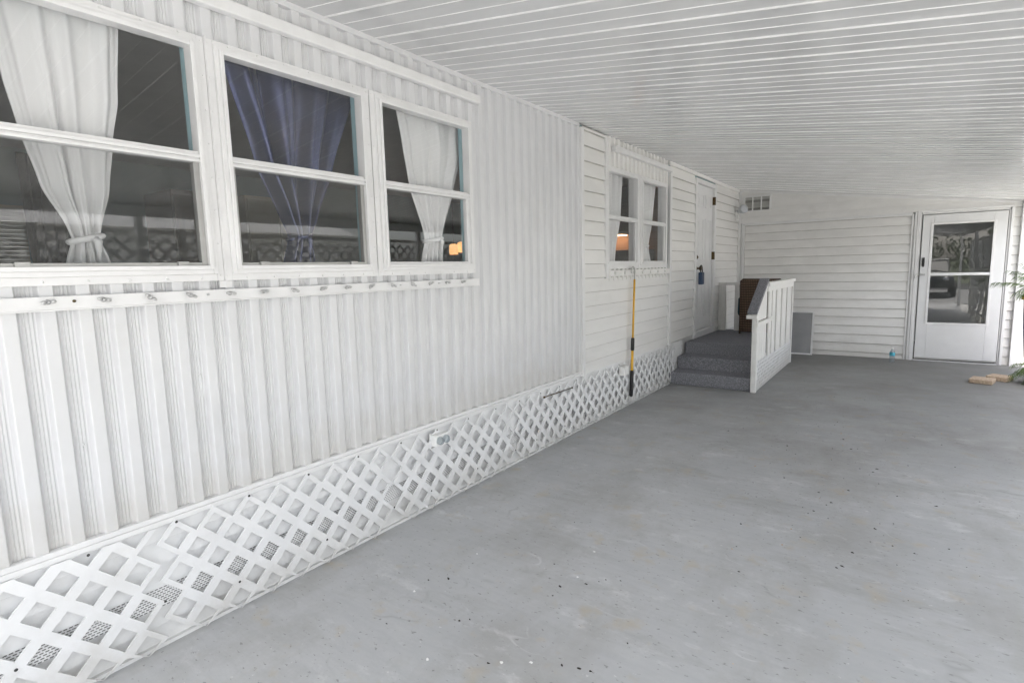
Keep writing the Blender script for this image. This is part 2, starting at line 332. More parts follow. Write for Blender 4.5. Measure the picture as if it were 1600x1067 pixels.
# ------------------------------------------------------------------ setting: ground
b = MB(); N = 40
b.box(-.2, 3.62, -3.2, 9.9, -.12, 0); link('concrete_floor', b, M['floor'], kind='structure')
b = MB(); b.box(.4, 4.6, -12, -3.21, -.12, -.012); link('driveway', b, M['driveway'], kind='structure')
b = MB(); b.box(-400, 400, -22, -12.01, -.12, -.02); link('street', b, M['street'], kind='structure')
b = MB(); b.box(4.61, 15.4, -12, -3.2, -.12, -.03); b.box(3.63, 15.4, -3.2, 30, -.12, -.03); link('bounce_ground', b, M['bounce_gravel'], kind='structure')  # unseen pale ground, added to bounce light into the open side
b = MB(); b.quad((-900, -900, -.06), (900, -900, -.06), (900, 900, -.06), (-900, 900, -.06)); link('lawn', b, M['lawn'], kind='structure')

# ------------------------------------------------------------------ mobile home
home = thing('mobile_home', 'long white mobile home with ribbed metal siding, row of windows and lattice skirting', 'mobile home', (-1.8, 4, 0))
PER, C0 = .1016, .644
OFF = [(-.0508, 0), (-.033, 0), (-.0305, -.0012), (-.0225, -.0215), (-.0195, -.0230)]
for _k in range(19):            # three rounded beads on the floor of each groove
    _t = -.0165+.033*_k/18; OFF.append((_t, -.0230+.0016*(1-math.cos(2*math.pi*(_t+.0165)/.011))))
OFF += [(.0195, -.0230), (.0225, -.0215), (.0315, -.0012), (.034, 0)]
def corr_profile(y0, y1):
    pts = []
    k0 = int((y0-C0)/PER)-2
    for k in range(k0, k0+int((y1-y0)/PER)+5):
        for dy, x in OFF: pts.append((C0+k*PER+dy, x))
    def at(y):
        for (a, xa), (c, xc) in zip(pts, pts[1:]):
            if a <= y <= c: return xa + (xc-xa)*(y-a)/max(1e-9, c-a)
        return 0
    return [(y0, at(y0))] + [p for p in pts if y0+1e-5 < p[0] < y1-1e-5] + [(y1, at(y1))]
def corr(mb, y0, y1, z0, z1):
    pr_ = corr_profile(y0, y1)
    mb.sheet([[(x, y, z0) for y, x in pr_], [(x, y, z1) for y, x in pr_]], smooth=False)
ZB, ZT = 1.475, 2.31
b = MB()
corr(b, -2.5, .40, .5, 2.66); corr(b, .40, 2.80, .5, 1.45); corr(b, .40, 2.80, 2.335, 2.66); corr(b, 2.80, 4.27, .5, 2.66)
for k in range(-20, 37):       # screws along the bottom edge and a mid row
    y = C0+k*PER
    if y > 4.2: continue
    b.lathe([(.006, 0), (.005, .003), (0, .0045)], (-.006, y+.001, .517), 8, axis=(1, 0, 0))
    if k % 4 == 0: b.lathe([(.005, 0), (.004, .003), (0, .004)], (-.006, y, 1.04 if k % 8 else .86), 8, axis=(1, 0, 0))
link('corrugated_wall', b, M['alu'], home, normals=False)
for z0, z1 in ((1.30, 1.45), (2.335, 2.66)):
    b = MB(); corr(b, 4.80, 6.44, z0, z1); link('corrugated_panel', b, M['vinyl'], home, normals=False)

def lap(mb, axis, a0, a1, z0, z1, pitch, first, base, proud=.019, sgn=1, m=0):
    """horizontal lap boards; line at first+k*pitch is the butt edge of the upper board"""
    z = first + int(math.floor((z0-first)/pitch))*pitch
    E = lambda x, zz: [(x, a0, zz), (x, a1, zz)] if axis == 'y' else [(a0, x, zz), (a1, x, zz)]
    while z < z1:
        lo, hi = max(z, z0), min(z+pitch, z1)
        f = lambda q: base + sgn*(proud*(1-(q-z)/pitch))
        if hi - lo > .012:
            g = hi-.005
            mb.sheet([E(f(lo), lo+.001), E(f((lo+g)/2)+sgn*.0015, (lo+g)/2), E(f(g), g)], m, smooth=False)
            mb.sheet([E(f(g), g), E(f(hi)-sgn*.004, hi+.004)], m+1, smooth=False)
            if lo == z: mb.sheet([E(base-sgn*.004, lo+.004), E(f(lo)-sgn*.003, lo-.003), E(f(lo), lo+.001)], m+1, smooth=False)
        z += pitch
for (a0, a1, z0, z1, p, f0) in ((4.31, 4.755, .49, 2.62, .1255, .586), (4.755, 6.44, .49, 1.335, .1255, .586), (6.50, 7.42, .49, 2.62, .1228, .626), (8.37, 9.728, .40, 2.62, .1228, .626)):
    b = MB(); lap(b, 'y', a0, a1, z0, z1, p, f0, -.012)
    link('lap_siding', b, [M['vinyl'], M['lap_shade_caulk']], home, normals=False)
# trims
def trimbox(boxes, name='trim_board', mt='trim', bev=.003, parent=home):
    b = MB()
    for q in boxes: b.box(*q)
    return link(name, b, M[mt], parent, bevel=bev)
trimbox([(-.012, .022, 4.262, 4.312, .475, 2.60)]); trimbox([(-.012, .014, 4.752, 4.80, 1.325, 2.60)]); trimbox([(-.012, .02, 6.438, 6.502, .475, 2.55)])
trimbox([(-.024, .007, -2.5, 4.261, 2.603, 2.66)], 'top_trim', mt='alu', bev=.002); trimbox([(-.012, .012, 6.44, 9.728, 2.585, 2.66)], 'top_trim', mt='vinyl')
trimbox([(-.02, .016, -2.5, 4.27, .484, .503), (-.02, .009, -2.5, 4.27, .503, .522)], 'sill_trim')
trimbox([(.0, .042, -2.5, 2.887, 2.474, 2.526)], 'awning_rail', bev=.006)
trimbox([(.0, .045, 4.90, 6.437, 2.50, 2.552)], 'awning_rail', bev=.006)
# wall backing, shell and interior
b = MB()
XB = -.10
def wallbox(y0, y1, z0, z1): b.box(XB, -.028, y0, y1, z0, z1)
wallbox(-2.5, .28, .5, 2.66); wallbox(2.93, 4.66, .5, 2.66); wallbox(6.42, 7.43, .5, 2.66); wallbox(8.33, 9.9, .5, 2.66)
wallbox(.28, 2.93, .5, 1.38); wallbox(.28, 2.93, 2.44, 2.66); wallbox(4.66, 6.42, .5, 1.38); wallbox(4.66, 6.42, 2.44, 2.66); wallbox(7.43, 8.33, 2.525, 2.66)
link('interior_wall', b, M['aqua_wall'], home)
b = MB(); RW = (.75, 1.45, 1.15, 2.0)
b.box(-3.7, -3.6, -2.5, RW[0], .5, 2.66); b.box(-3.7, -3.6, RW[1], 9.9, .5, 2.66); b.box(-3.7, -3.6, RW[0], RW[1], .5, RW[2]); b.box(-3.7, -3.6, RW[0], RW[1], RW[3], 2.66)
b.box(-3.6, -.10, -2.5, -2.4, .5, 2.66); b.box(-3.6, -.10, 9.8, 9.9, .5, 2.66); b.box(-3.6, -.45, 7.3, 7.38, .5, 2.5)
link('rear_wall', b, M['aqua_wall'], home)
b = MB(); b.box(-3.7, -.101, -2.5, 9.9, .40, .499); link('interior_floor', b, M['int_floor'], home)
b = MB(); b.box(-3.6, -.10, -2.4, 9.8, 2.5, 2.56); link('interior_ceiling', b, M['int_ceil'], home)
b = MB(); b.prism([(-3.9, 2.66), (.0, 2.66), (.0, 2.74), (-1.8, 3.05), (-3.9, 2.74)], 'y', -2.7, 10.0); link('house_roof', b, M['roof'], home)
b = MB(); b.box(-.10, -.022, -2.5, 9.7, -.06, .498); b.box(-3.7, -3.66, -2.5, 9.9, -.06, .4); link('foundation_skirt', b, M['roof'], home)
b = MB(); b.box(-3.60, -3.57, .7, 1.5, 1.1, 1.16); b.box(-3.60, -3.57, .7, 1.5, 1.98, 2.04)
for k in range(24): b.box(-3.62, -3.60, RW[0]+.0, RW[1], 1.17+k*.034, 1.17+k*.034+.032)
link('window_blind', b, M['cream'], home)
b = MB(); b.quad((-.449, 7.295, .5), (-3.59, 7.295, .5), (-3.59, 7.295, 2.5), (-.449, 7.295, 2.5)); b.box(-3.5, -.5, 7.05, 7.29, 1.36, 1.655, 1); link('kitchen_backsplash', b, [M['peach'], M['int_brown']], home, normals=False)
b = MB(); b.box(-2.4, -.55, 6.98, 7.29, 1.90, 2.49); link('kitchen_cabinet', b, M['int_brown'], home)

# windows ---------------------------------------------------------
def make_window(y0, y1, aqua, screen, low_rim=True, zt=ZT, zb=ZB, xo=0, fl0=.055, fl1=.055, clips=False):
    F = MB()
    def ring(a0, a1, c0, c1, wd, x0, x1, m=0):      # rectangular ring (outer a0..a1 x c0..c1), width wd
        F.box(x0, x1, a0, a0+wd, c0, c1, m); F.box(x0, x1, a1-wd, a1, c0, c1, m); F.box(x0, x1, a0+wd, a1-wd, c0, c0+wd, m); F.box(x0, x1, a0+wd, a1-wd, c1-wd, c1, m)
    # flange
    F.box(xo-.01, xo+.005, y0-fl0, y0-.034, zb-.062, zt+.052); F.box(xo-.01, xo+.005, y1+.034, y1+fl1, zb-.062, zt+.052)
    F.box(xo-.01, xo+.0055, y0-.034, y1+.034, zb-.062, zb-.034); F.box(xo-.01, xo+.0055, y0-.034, y1+.034, zt+.034, zt+.052)
    ring(y0-.034, y1+.034, zb-.034, zt+.034, .018, xo-.01, xo+.016)
    ring(y0-.016, y1+.016, zb-.016, zt+.016, .016, xo-.03, xo+.026)
    # rivets on the flange
    for z in [zb-.04+.13*k for k in range(8)]:
        for y in (y0-fl0+.012, y1+fl1-.012): F.lathe([(.005, 0), (.004, .002), (0, .003)], (xo+.005, y, z), 8, axis=(1, 0, 0))
    for k in range(6):
        F.lathe([(.0055, 0), (.004, .003), (0, .004)], (xo+.0055, y0+.03+k*(y1-y0-.06)/5, zb-.05), 8, axis=(1, 0, 0))
        F.lathe([(.005, 0), (.004, .002), (0, .003)], (xo+.0055, y0+.03+k*(y1-y0-.06)/5, zt+.043), 8, axis=(1, 0, 0))
    wn = link('window', F, M['trim'], home, bevel=.0018)
    s = MB()
    s.box(xo-.028, xo+.022, y0, y1, 1.876, 1.886); s.box(xo-.028, xo+.014, y0, y1, 1.886, 1.893); s.box(xo-.028, xo+.024, y0, y1, 1.893, 1.905); s.box(xo-.028, xo+.012, y0, y1, 1.905, 1.918)
    link('meeting_rail', s, M['trim'], wn, bevel=.0015)
    s = MB(); r = .016
    s.box(xo-.02, xo+.008, y0, y0+r, zb, 1.876); s.box(xo-.02, xo+.008, y1-r-.006, y1, zb, 1.876); s.box(xo-.02, xo+.008, y0+r, y1-r-.006, zb, zb+.012)
    link('lower_sash', s, M['grey_metal'] if screen else M['trim'], wn, bevel=.001)
    g = MB(); g.quad((xo-.022, y0, 1.917), (xo-.022, y1, 1.917), (xo-.022, y1, zt), (xo-.022, y0, zt)); link('glass_pane', g, M['glass'], wn)
    g = MB(); g.quad((xo-.012, y0+r, zb+.01), (xo-.012, y1-r, zb+.01), (xo-.012, y1-r, 1.877), (xo-.012, y0+r, 1.877)); link('glass_pane', g, M['glass_low'] if screen else M['glass'], wn)
    if screen:
        g = MB(); g.quad((xo+.001, y0+r, zb+.01), (xo+.001, y1-r, zb+.01), (xo+.001, y1-r, 1.877), (xo+.001, y0+r, 1.877)); link('insect_screen', g, M['screen'], wn)
        for t in (.16, .86):
            g = MB(); g.box(xo+.006, xo+.02, y0+(y1-y0)*t-.02, y0+(y1-y0)*t+.02, zb-.002, zb+.016); link('sash_clip', g, M['grey_metal'], wn, bevel=.002)
    j = MB()
    dj = -.058 if aqua else -.075
    j.box(dj, xo-.031, y1-.001, y1+.02, zb-.02, zt+.03); j.box(dj, xo-.031, y0-.02, y0, zb-.02, zt+.03); j.box(dj, xo-.031, y0, y1-.001, zb-.02, zb-.001); j.box(dj, xo-.031, y0, y1-.001, zt+.016, zt+.03)
    link('inner_jamb', j, M['aqua'] if aqua else M['trim'], wn)
    return wn
make_window(.43, 1.12, True, True, fl1=.062); make_window(1.25, 1.937, True, True, fl0=.066, fl1=.065); make_window(2.075, 2.772, True, False, fl0=.066)
make_window(4.785, 5.46, False, False, xo=0, fl0=.036, fl1=.07); make_window(5.61, 6.285, False, False, fl0=.076, fl1=.10)
b = MB(); b.box(.0, .008, 1.187, 1.183+.01, 1.39, 2.37); b.box(-.005, .007, 1.16, 1.21, 1.385, 1.412)
link('window_mullion', b, M['trim'], home, bevel=.001)

# storm shutter tracks with wing nuts
def wingnut(y, z, x, big):
    n = MB(); a = random.uniform(-.7, .7); s = .8 if big else .45
    n.lathe([(.011*s, 0), (.011*s, .006*s), (.008*s, .008*s), (.008*s, .02*s), (.004*s, .021*s), (.004*s, .03*s), (0, .031*s)], (x, y, z), 10, axis=(1, 0, 0))
    if big:
        for q in (-1, 1):
            d = Vector((.25, q*math.cos(a), q*math.sin(a))).normalized(); p = Vector((x+.012, y, z))
            n.tube([p+d*.006, p+d*.014, p+d*.021], [.005, .0065, .004], 6)
    return n
rail = MB(); rail.box(.0, .022, -2.5, 2.84, 1.330, 1.378); rail.box(.022, .026, -2.5, 2.84, 1.330, 1.336)
rl = link('shutter_track', rail, M['trim'], home, bevel=.003)
for k in range(-14, 15):
    y = .592+k*.1485+ random.uniform(-.006, .006)
    big = (k % 7) != 6 or True
    link('wing_nut', wingnut(y, 1.3665-.006, .022, True), M['pale_metal'], rl)
for y in (.66, 1.10, 2.14, 2.45, -.3): link('rivet_head', wingnut(y, 1.36, .022, False), M['brass'] if y == .66 else M['metal'], rl)
rail = MB(); rail.box(.0, .018, 4.80, 6.436, 1.345, 1.40); rail.box(.0, .026, 4.80, 6.436, 1.340, 1.345)
rl2 = link('shutter_track', rail, M['vinyl'], home, bevel=.003)
for k in range(7):
    n = MB(); y = 4.93+k*.225; n.lathe([(.02, 0), (.018, .008), (.012, .014), (0, .016)], (.018, y, 1.372), 12, axis=(1, 0, 0)); link('bolt_cap', n, M['vinyl'], rl2)

# skirting behind the lattice
b = MB()
for z0, z1, m in ((.0, .085, 0), (.085, .155, 0), (.155, .235, 1), (.235, .33, 0), (.33, .42, 0), (.42, .49, 0)):
    b.quad((-.003, -2.5, z0), (-.003, 7.0, z0), (-.016, 7.0, z1-.006), (-.016, -2.5, z1-.006), m)
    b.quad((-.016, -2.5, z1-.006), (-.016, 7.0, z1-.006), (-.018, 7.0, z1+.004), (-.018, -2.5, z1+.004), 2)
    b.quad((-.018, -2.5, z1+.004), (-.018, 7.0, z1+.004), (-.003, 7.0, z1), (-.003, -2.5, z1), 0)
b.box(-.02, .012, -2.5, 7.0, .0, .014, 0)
link('skirting_panel', b, [M['skirting'], M['perf'], M['lap_shade_caulk']], home, normals=False)
# lattice
def lattice_panel(name, y0, ncol, ztops, z_lo, z_hi, x, h, mats, parent, pitch=.148, hole=.0475, depth=.008, axis='x', screws=True, tilt=0, y_lo=None, y_hi=None, sx=1):
    """rows of diamond holes; ztops: hole centre z of first (even) row"""
    b = MB(); hp = pitch/2
    def P(y, z, d):
        y = y if y_lo is None else max(y_lo, min(y_hi, y)); z = max(z_lo, min(z_hi, z)); xx = x - d + tilt*(z_hi-z)
        return (xx, y, z)
    scr = []; r = 0; z = ztops
    while z - hp > z_lo - .08 and r < 60:
        cnt = ncol if r % 2 == 0 else ncol-1
        for i in range(cnt):
            cyy = y0 + hp + (i + (.5 if r % 2 else 0))*pitch
            O = [(cyy+hp, z), (cyy, z+hp), (cyy-hp, z), (cyy, z-hp)]; I = [(cyy+hole, z), (cyy, z+hole), (cyy-hole, z), (cyy, z-hole)]
            for k in range(4):
                k2 = (k+1) % 4
                zs = [q[1] for q in (O[k], O[k2], I[k], I[k2])]
                if max(zs) <= z_lo or min(zs) >= z_hi: continue
                b.quad(P(*O[k], 0), P(*O[k2], 0), P(*I[k2], 0), P(*I[k], 0))
                b.quad(P(*I[k], 0), P(*I[k2], 0), P(*I[k2], depth), P(*I[k], depth))
                b.quad(P(*O[k], depth), P(*I[k], depth), P(*I[k2], depth), P(*O[k2], depth))
                b.quad(P(*O[k], 0), P(*O[k], depth), P(*O[k2], depth), P(*O[k2], 0)) if (i in (0, cnt-1) or r < 2) else None
            if screws and r == 0 and i % 2 == 0: scr.append((x+.0005, cyy+.004, min(z+hp-.012, z_hi-.012)))
            if screws and r == 4 and i % 3 == 1: scr.append((x+.001+tilt*(z_hi-z), cyy+hp, z))
        z -= hp; r += 1
    o = link(name, b, mats, parent, normals=False)
    bm = bmesh.new(); bm.from_mesh(o.data); bmesh.ops.remove_doubles(bm, verts=bm.verts, dist=5e-4); bm.to_mesh(o.data); bm.free()
    for p in scr:
        b = MB(); b.lathe([(.0055, 0), (.0045, .002), (0, .003)], p, 8, axis=(1, 0, 0)); link('screw', b, M['screw'], o)
    return o
LM = [M['lattice'], M['screw']]
lattice_panel('lattice_panel', -1.546, 8, .484, .003, .488, .024, 0, LM, home, depth=.005, tilt=.02)
lattice_panel('lattice_panel', -.358, 8, .484, .003, .488, .024, 0, LM, home, depth=.005, tilt=.018)
lattice_panel('lattice_panel', .820, 8, .419, .003, .494, .021, 0, LM, home, depth=.005, tilt=.02)
lattice_panel('lattice_panel', 2.004, 8, .412, .003, .49, .026, 0, LM, home, depth=.005, tilt=.016)
lattice_panel('lattice_panel', 3.192, 24, .405, .003, .485, .021, 0, LM, home, depth=.005, pitch=.1452, hole=.0455, tilt=.016)
# flat gap strips between lattice panels are open: skirting shows through

# front door ---------------------------------------------------------
D0, D1, DZ0, DZ1 = 7.49, 8.285, .545, 2.50
b = MB(); b.box(-.05, .014, 7.42, 7.488, .50, 2.56); b.box(-.05, .014, 8.29, 8.37, .50, 2.56); b.box(-.05, .013, 7.488, 8.29, 2.505, 2.56); b.box(-.10, .03, 7.43, 8.36, .50, .535); b.box(-.10, .012, 7.40, 8.37, .40, .499)
fr = link('door_frame', b, M['trim'], home, bevel=.003)
b = MB(); b.box(-.055, -.02, D0, D1, DZ0, DZ1)
for (ya, yb) in ((.10, .36), (.44, .70)):
    for (za, zb_) in ((.16, .78), (.92, 1.52), (1.66, 1.84)):
        A = (D0+ya, D0+yb, DZ0+za, DZ0+zb_); 
        b.box(-.02, -.013, A[0], A[0]+.022, A[2], A[3]); b.box(-.02, -.013, A[1]-.022, A[1], A[2], A[3]); b.box(-.02, -.013, A[0]+.022, A[1]-.022, A[2], A[2]+.022); b.box(-.02, -.013, A[0]+.022, A[1]-.022, A[3]-.022, A[3])
        b.box(-.02, -.014, A[0]+.05, A[1]-.05, A[2]+.05, A[3]-.05)
dr = link('entry_door', b, M['door'], home, bevel=.004)
b = MB(); b.lathe([(.034, 0), (.034, .006), (.028, .012), (.014, .014), (.012, .04), (.026, .05), (.03, .065), (.024, .078), (0, .082)], (-.02, 7.56, 1.385), 18, axis=(1, 0, 0)); link('door_knob', b, M['brass'], dr)
b = MB(); b.lathe([(.032, 0), (.032, .012), (.024, .02), (.012, .021), (.01, .03), (0, .031)], (-.02, 7.56, 1.535), 18, axis=(1, 0, 0)); link('deadbolt', b, M['brass'], dr)
for z in (2.33, 1.56, .80):
    b = MB(); b.box(-.018, .017, 8.275, 8.31, z-.055, z+.055); b.tube([(.016, 8.288, z-.056), (.016, 8.288, z+.056)], .008, 8); link('door_hinge', b, M['brass'] if z > 1 else M['trim'], dr)

# ------------------------------------------------------------------ storage shed (far end)
shed = thing('storage_shed', 'white lap sided storage shed closing the far end of the carport', 'shed', (1.8, 10.9, 0))
YD = 9.728
def ceil_z(x): return 2.63 - .138*x
def clip_lap(mb, x0, x1, z0, z1fn, pitch, first, base):
    # boards facing -y, clipped to sloping top
    k = int(math.floor((z0-first)/pitch)); z = first+k*pitch
    while z < max(z1fn(x0), z1fn(x1)):
        lo, hi = max(z, z0), z+pitch; g = hi-.006
        n = 12
        f = lambda q: base - .019*(1-(q-z)/pitch)
        lines = ((base+.004, lo+.004), (f(lo)+.003, lo-.003), (f(lo), lo+.001), (f((lo+g)/2)-.0015, (lo+g)/2), (f(g), g), (f(hi)+.004, hi+.004))
        rows = [[(x0+(x1-x0)*i/n, yy, min(zz, z1fn(x0+(x1-x0)*i/n))) for i in range(n+1)] for yy, zz in lines]
        mb.sheet(rows[0:3], 1, smooth=False); mb.sheet(rows[2:5], 0, smooth=False); mb.sheet(rows[4:6], 1, smooth=False)
        z += pitch
b = MB(); clip_lap(b, .0, 3.56, 2.09, lambda x: ceil_z(x)+.02, .132, .08, YD); link('lap_siding', b, [M['vinyl'], M['vinyl']], shed, normals=False)
b = MB(); clip_lap(b, .10, 2.325, .0, lambda x: 2.05, .1318, .074, YD+.012); link('lap_siding', b, [M['vinyl'], M['lap_shade_caulk']], shed, normals=False)
b = MB(); clip_lap(b, 3.40, 3.475, .0, lambda x: 2.09, .1215, .005, YD+.004); link('lap_siding', b, [M['vinyl'], M['lap_shade_caulk']], shed, normals=False)
b = MB(); b.box(.0, 3.6, YD+.03, YD+.1, 0, 2.10) if False else None
# backing wall with door opening
b = MB(); b.box(-.05, 2.44, YD+.03, YD+.10, 0, 2.72); b.box(3.345, 3.62, YD+.03, YD+.10, 0, 2.72); b.box(2.44, 3.345, YD+.03, YD+.10, 2.05, 2.72)
b.box(-.05, .02, YD+.10, 12, 0, 2.72); b.box(3.55, 3.62, YD+.10, 12, 0, 2.72); b.box(.02, 3.55, 11.93, 12, 0, 2.72)
link('shed_wall', b, M['grey_house'], shed)
b = MB(); b.prism([(-.05, 2.73), (3.75, 2.70), (3.75, 2.78), (-.05, 2.81)], 'y', YD+.03, 12.1); link('shed_roof', b, M['roof'], shed)
b = MB(); b.box(.02, 3.55, YD+.10, 11.93, -.02, .01); link('shed_floor', b, M['dirt'], shed)
trimbox([(-.0, .045, YD-.02, YD+.01, .0, 2.60)], 'corner_trim', parent=shed)
b = MB(); b.box(.055, .075, YD-.022, YD+.02, .0, 2.085); b.box(.078, .104, YD-.012, YD+.02, .0, 2.06); b.box(.0751, 2.33, YD-.022, YD+.02, 2.066, 2.088); b.box(.104, 2.325, YD-.012, YD+.02, 2.046, 2.0655)
b.box(2.325, 2.345, YD-.014, YD+.02, .0, 2.066); b.box(2.345, 2.36, YD-.004, YD+.02, .0, 2.066); b.box(2.36, 2.385, YD-.024, YD+.02, .0, 2.0875)
link('panel_trim', b, M['trim'], shed, bevel=.003)
b = MB(); b.box(.107, 2.322, YD-.009, YD-.002, 2.034, 2.045); b.box(.1045, .110, YD-.009, YD-.002, .0, 2.034); b.box(2.3615, 2.3655, YD-.009, YD-.002, .0, 2.05); b.box(2.3455, 2.350, YD-.009, YD-.002, .0, 2.05)
link('caulk_line', b, M['lap_shade_caulk'], shed)
b = MB(); b.box(2.388, 2.428, YD-.028, YD+.02, .0, 2.10); b.box(2.428, 2.441, YD-.012, YD+.03, .0, 2.06); b.box(2.428, 3.40, YD-.028, YD+.02, 2.075, 2.105); b.box(2.441, 3.36, YD-.012, YD+.03, 2.045, 2.074)
b.box(3.352, 3.37, YD-.012, YD+.03, .0, 2.044); b.box(3.372, 3.402, YD-.028, YD+.02, .0, 2.074); b.box(2.441, 3.352, YD-.03, YD+.03, -.001, .012)
link('door_frame', b, M['trim'], shed, bevel=.003)
b = MB(); b.box(3.475, 3.575, YD-.05, YD+.02, .0, ceil_z(3.5)+.01); link('corner_trim', b, M['trim'], shed, bevel=.004)
b = MB(); b.box(0, 3.57, YD-.02, YD-.0, 0, 0)
b = MB(); b.bar((.05, YD-.016, ceil_z(.05)-.018), (3.47, YD-.016, ceil_z(3.47)-.018), .03, .034, (0, 0, 1)); link('top_trim', b, M['trim'], shed, bevel=.003)
b = MB(); b.box(2.442, 3.35, YD-.06, YD-.03, 0, 0)
# storm door
b = MB(); dx0, dx1, dz0, dz1 = 2.452, 3.342, .03, 2.036; gx0, gx1, gz0, gz1 = 2.575, 3.205, .55, 1.90; y0, y1 = YD-.030, YD+.004
b.box(dx0, gx0, y0, y1, dz0, dz1); b.box(gx1, dx1, y0, y1, dz0, dz1); b.box(gx0, gx1, y0, y1, dz0, gz0); b.box(gx0, gx1, y0, y1, gz1, dz1)
sd_ = link('storm_door', b, M['door'], shed, bevel=.004)
b = MB(); r = .014
b.box(gx0-.03, gx0+r-.014, y0-.006, y0, gz0-.03, gz1+.03); b.box(gx1, gx1+.03, y0-.006, y0, gz0-.03, gz1+.03); b.box(gx0, gx1, y0-.006, y0, gz0-.03, gz0); b.box(gx0, gx1, y0-.006, y0, gz1, gz1+.03)
b.box(gx0, gx1, y0-.004, y0+.02, 1.205, 1.24)
link('window_rail', b, M['trim'], sd_, bevel=.003)
for z0, z1 in ((gz0, 1.205), (1.24, gz1)):
    b = MB(); b.quad((gx0, y0+.012, z0), (gx1, y0+.012, z0), (gx1, y0+.012, z1), (gx0, y0+.012, z1)); link('glass_pane', b, M['door_glass'], sd_)
b = MB(); b.box(2.472, 2.50, y0-.012, y0, 1.335, 1.455); b.tube([(2.486, y0-.012, 1.435), (2.486, y0-.045, 1.425), (2.486, y0-.05, 1.36), (2.486, y0-.035, 1.325)], [.012, .012, .013, .008], 8); link('door_handle', b, M['black'], sd_, bevel=.003)
b = MB(); b.box(2.40, 2.515, y0-.016, y0-.002, 1.205, 1.232); b.tube([(2.408, y0-.03, 1.205), (2.408, y0-.03, 1.17)], .011, 8); b.tube([(2.515, y0-.02, 1.219), (2.44, y0-.024, 1.219)], .012, 8); link('hasp_lock', b, M['metal'], sd_, bevel=.002)
b = MB(); b.box(2.46, 3.34, y0-.004, y0+.004, .028, .05); link('door_sweep', b, M['grey_metal'], sd_)
# gable vent
b = MB(); x0, x1, z0, z1 = .06, .495, 2.265, 2.52; y0 = YD-.032
for q in ((x0, x1, z1-.022, z1), (x0, x1, z0, z0+.022), (x0, x0+.04, z0+.022, z1-.022), (x1-.03, x1, z0+.022, z1-.022), (.205, .222, z0+.022, z1-.022), (.335, .352, z0+.022, z1-.022)): b.box(q[0], q[1], y0, y0+.03, q[2], q[3])
vt = link('wall_vent', b, M['trim'], shed, bevel=.003)
b = MB(); b.quad((x0, y0+.024, z0), (x1, y0+.024, z0), (x1, y0+.024, z1), (x0, y0+.024, z1), 1)
for k in range(16):
    z = z0+.028+k*.0125; b.quad((x0+.04, y0+.005, z), (x1-.03, y0+.005, z), (x1-.03, y0+.016, z+.010), (x0+.04, y0+.016, z+.010))
link('vent_louvre', b, [M['vent_dark'], M['dark']], vt, normals=False)

# ------------------------------------------------------------------ carport roof
cp = thing('carport_roof', 'sloping white ribbed metal carport roof over the grey slab', 'carport roof', (1.85, 3.5, 0))
prof = []                       # (y, drop, material): material of the strip that starts there
P3 = .306/3
k = -62; y = 2.985 + k*P3
while y < YD+.02:
    if k % 3 == 0:     # lapped seam between pans: a real step and lip, its edge paler, with the glint of light painted in
        prof += [(y-.0028, 0, 1), (y-.0010, -.006, 1), (y+.004, -.006, 0), (y+.006, -.0005, 0), (y+.012, 0, 0)]
    else:
        prof += [(y-.0018, 0, 1), (y-.0006, -.0032, 1), (y+.0008, -.003, 0), (y+.008, 0, 0)]
    k += 1; y = 2.985 + k*P3
prof = [q for q in prof if -2.2 < q[0] < YD+.03]
b = MB(); NX = 14
rows = []
for i in range(NX+1):
    x = -.02 + (3.72+.02)*i/NX
    rows.append([(x, p, ceil_z(x)+d) for p, d, m in prof])
b.sheet(rows, smooth=False)
nc = len(prof)-1
for i in range(len(b.m)): b.m[i] = prof[i % nc][2]
link('roof_pan', b, [M['ceil'], M['seam']], cp, normals=False)
b = MB()
i = len(b.v)
b.prism([(-.02, ceil_z(-.02)+.03), (3.72, ceil_z(3.72)+.03), (3.72, ceil_z(3.72)+.09), (-.02, ceil_z(-.02)+.09)], 'y', -2.2, YD+.03); link('roof_top', b, M['roof'], cp)
b = MB(); b.box(3.60, 3.68, -2.2, YD-.06, ceil_z(3.64)-.11, ceil_z(3.64)-.012); b.box(3.72, 3.80, -2.2, YD+.02, ceil_z(3.72)-.05, ceil_z(3.72)+.09); link('side_beam', b, M['trim'], cp, bevel=.004)
b = MB(); b.prism([(-.02, ceil_z(0)-.05), (3.80, ceil_z(3.72)-.08), (3.80, ceil_z(3.72)+.1), (-.02, ceil_z(0)+.1)], 'y', -2.26, -2.201); link('fascia', b, M['trim'], cp)
for y in (-2.0, 2.3, 6.0):
    b = MB(); b.box(3.61, 3.67, y-.03, y+.03, 0, ceil_z(3.64)-.111); b.box(3.58, 3.70, y-.06, y+.06, 0, .012); link('post', b, M['trim'], cp, bevel=.004)

# ------------------------------------------------------------------ lattice fence on the open side
fence = thing('lattice_fence', 'white lattice screen with posts along the open right side of the carport', 'fence', (3.68, 3.5, 0))
for y in (.3, 1.5, 2.7, 3.9, 5.1, 6.3, 7.5):
    b = MB(); b.box(3.685, 3.765, y-.04, y+.04, -.06, 1.92); link('fence_post', b, M['wood_white'], fence, bevel=.004)
b = MB(); b.box(3.70, 3.75, .34, 7.46, 1.86, 1.90); b.box(3.70, 3.75, .34, 7.46, 1.20, 1.24); b.box(3.70, 3.75, .34, 7.46, .12, .17); link('fence_rail', b, M['wood_white'], fence)
lattice_panel('fence_lattice', .3, 48, 1.82, 1.22, 1.88, 3.722, 0, LM, fence, pitch=.15, hole=.05, screws=False)

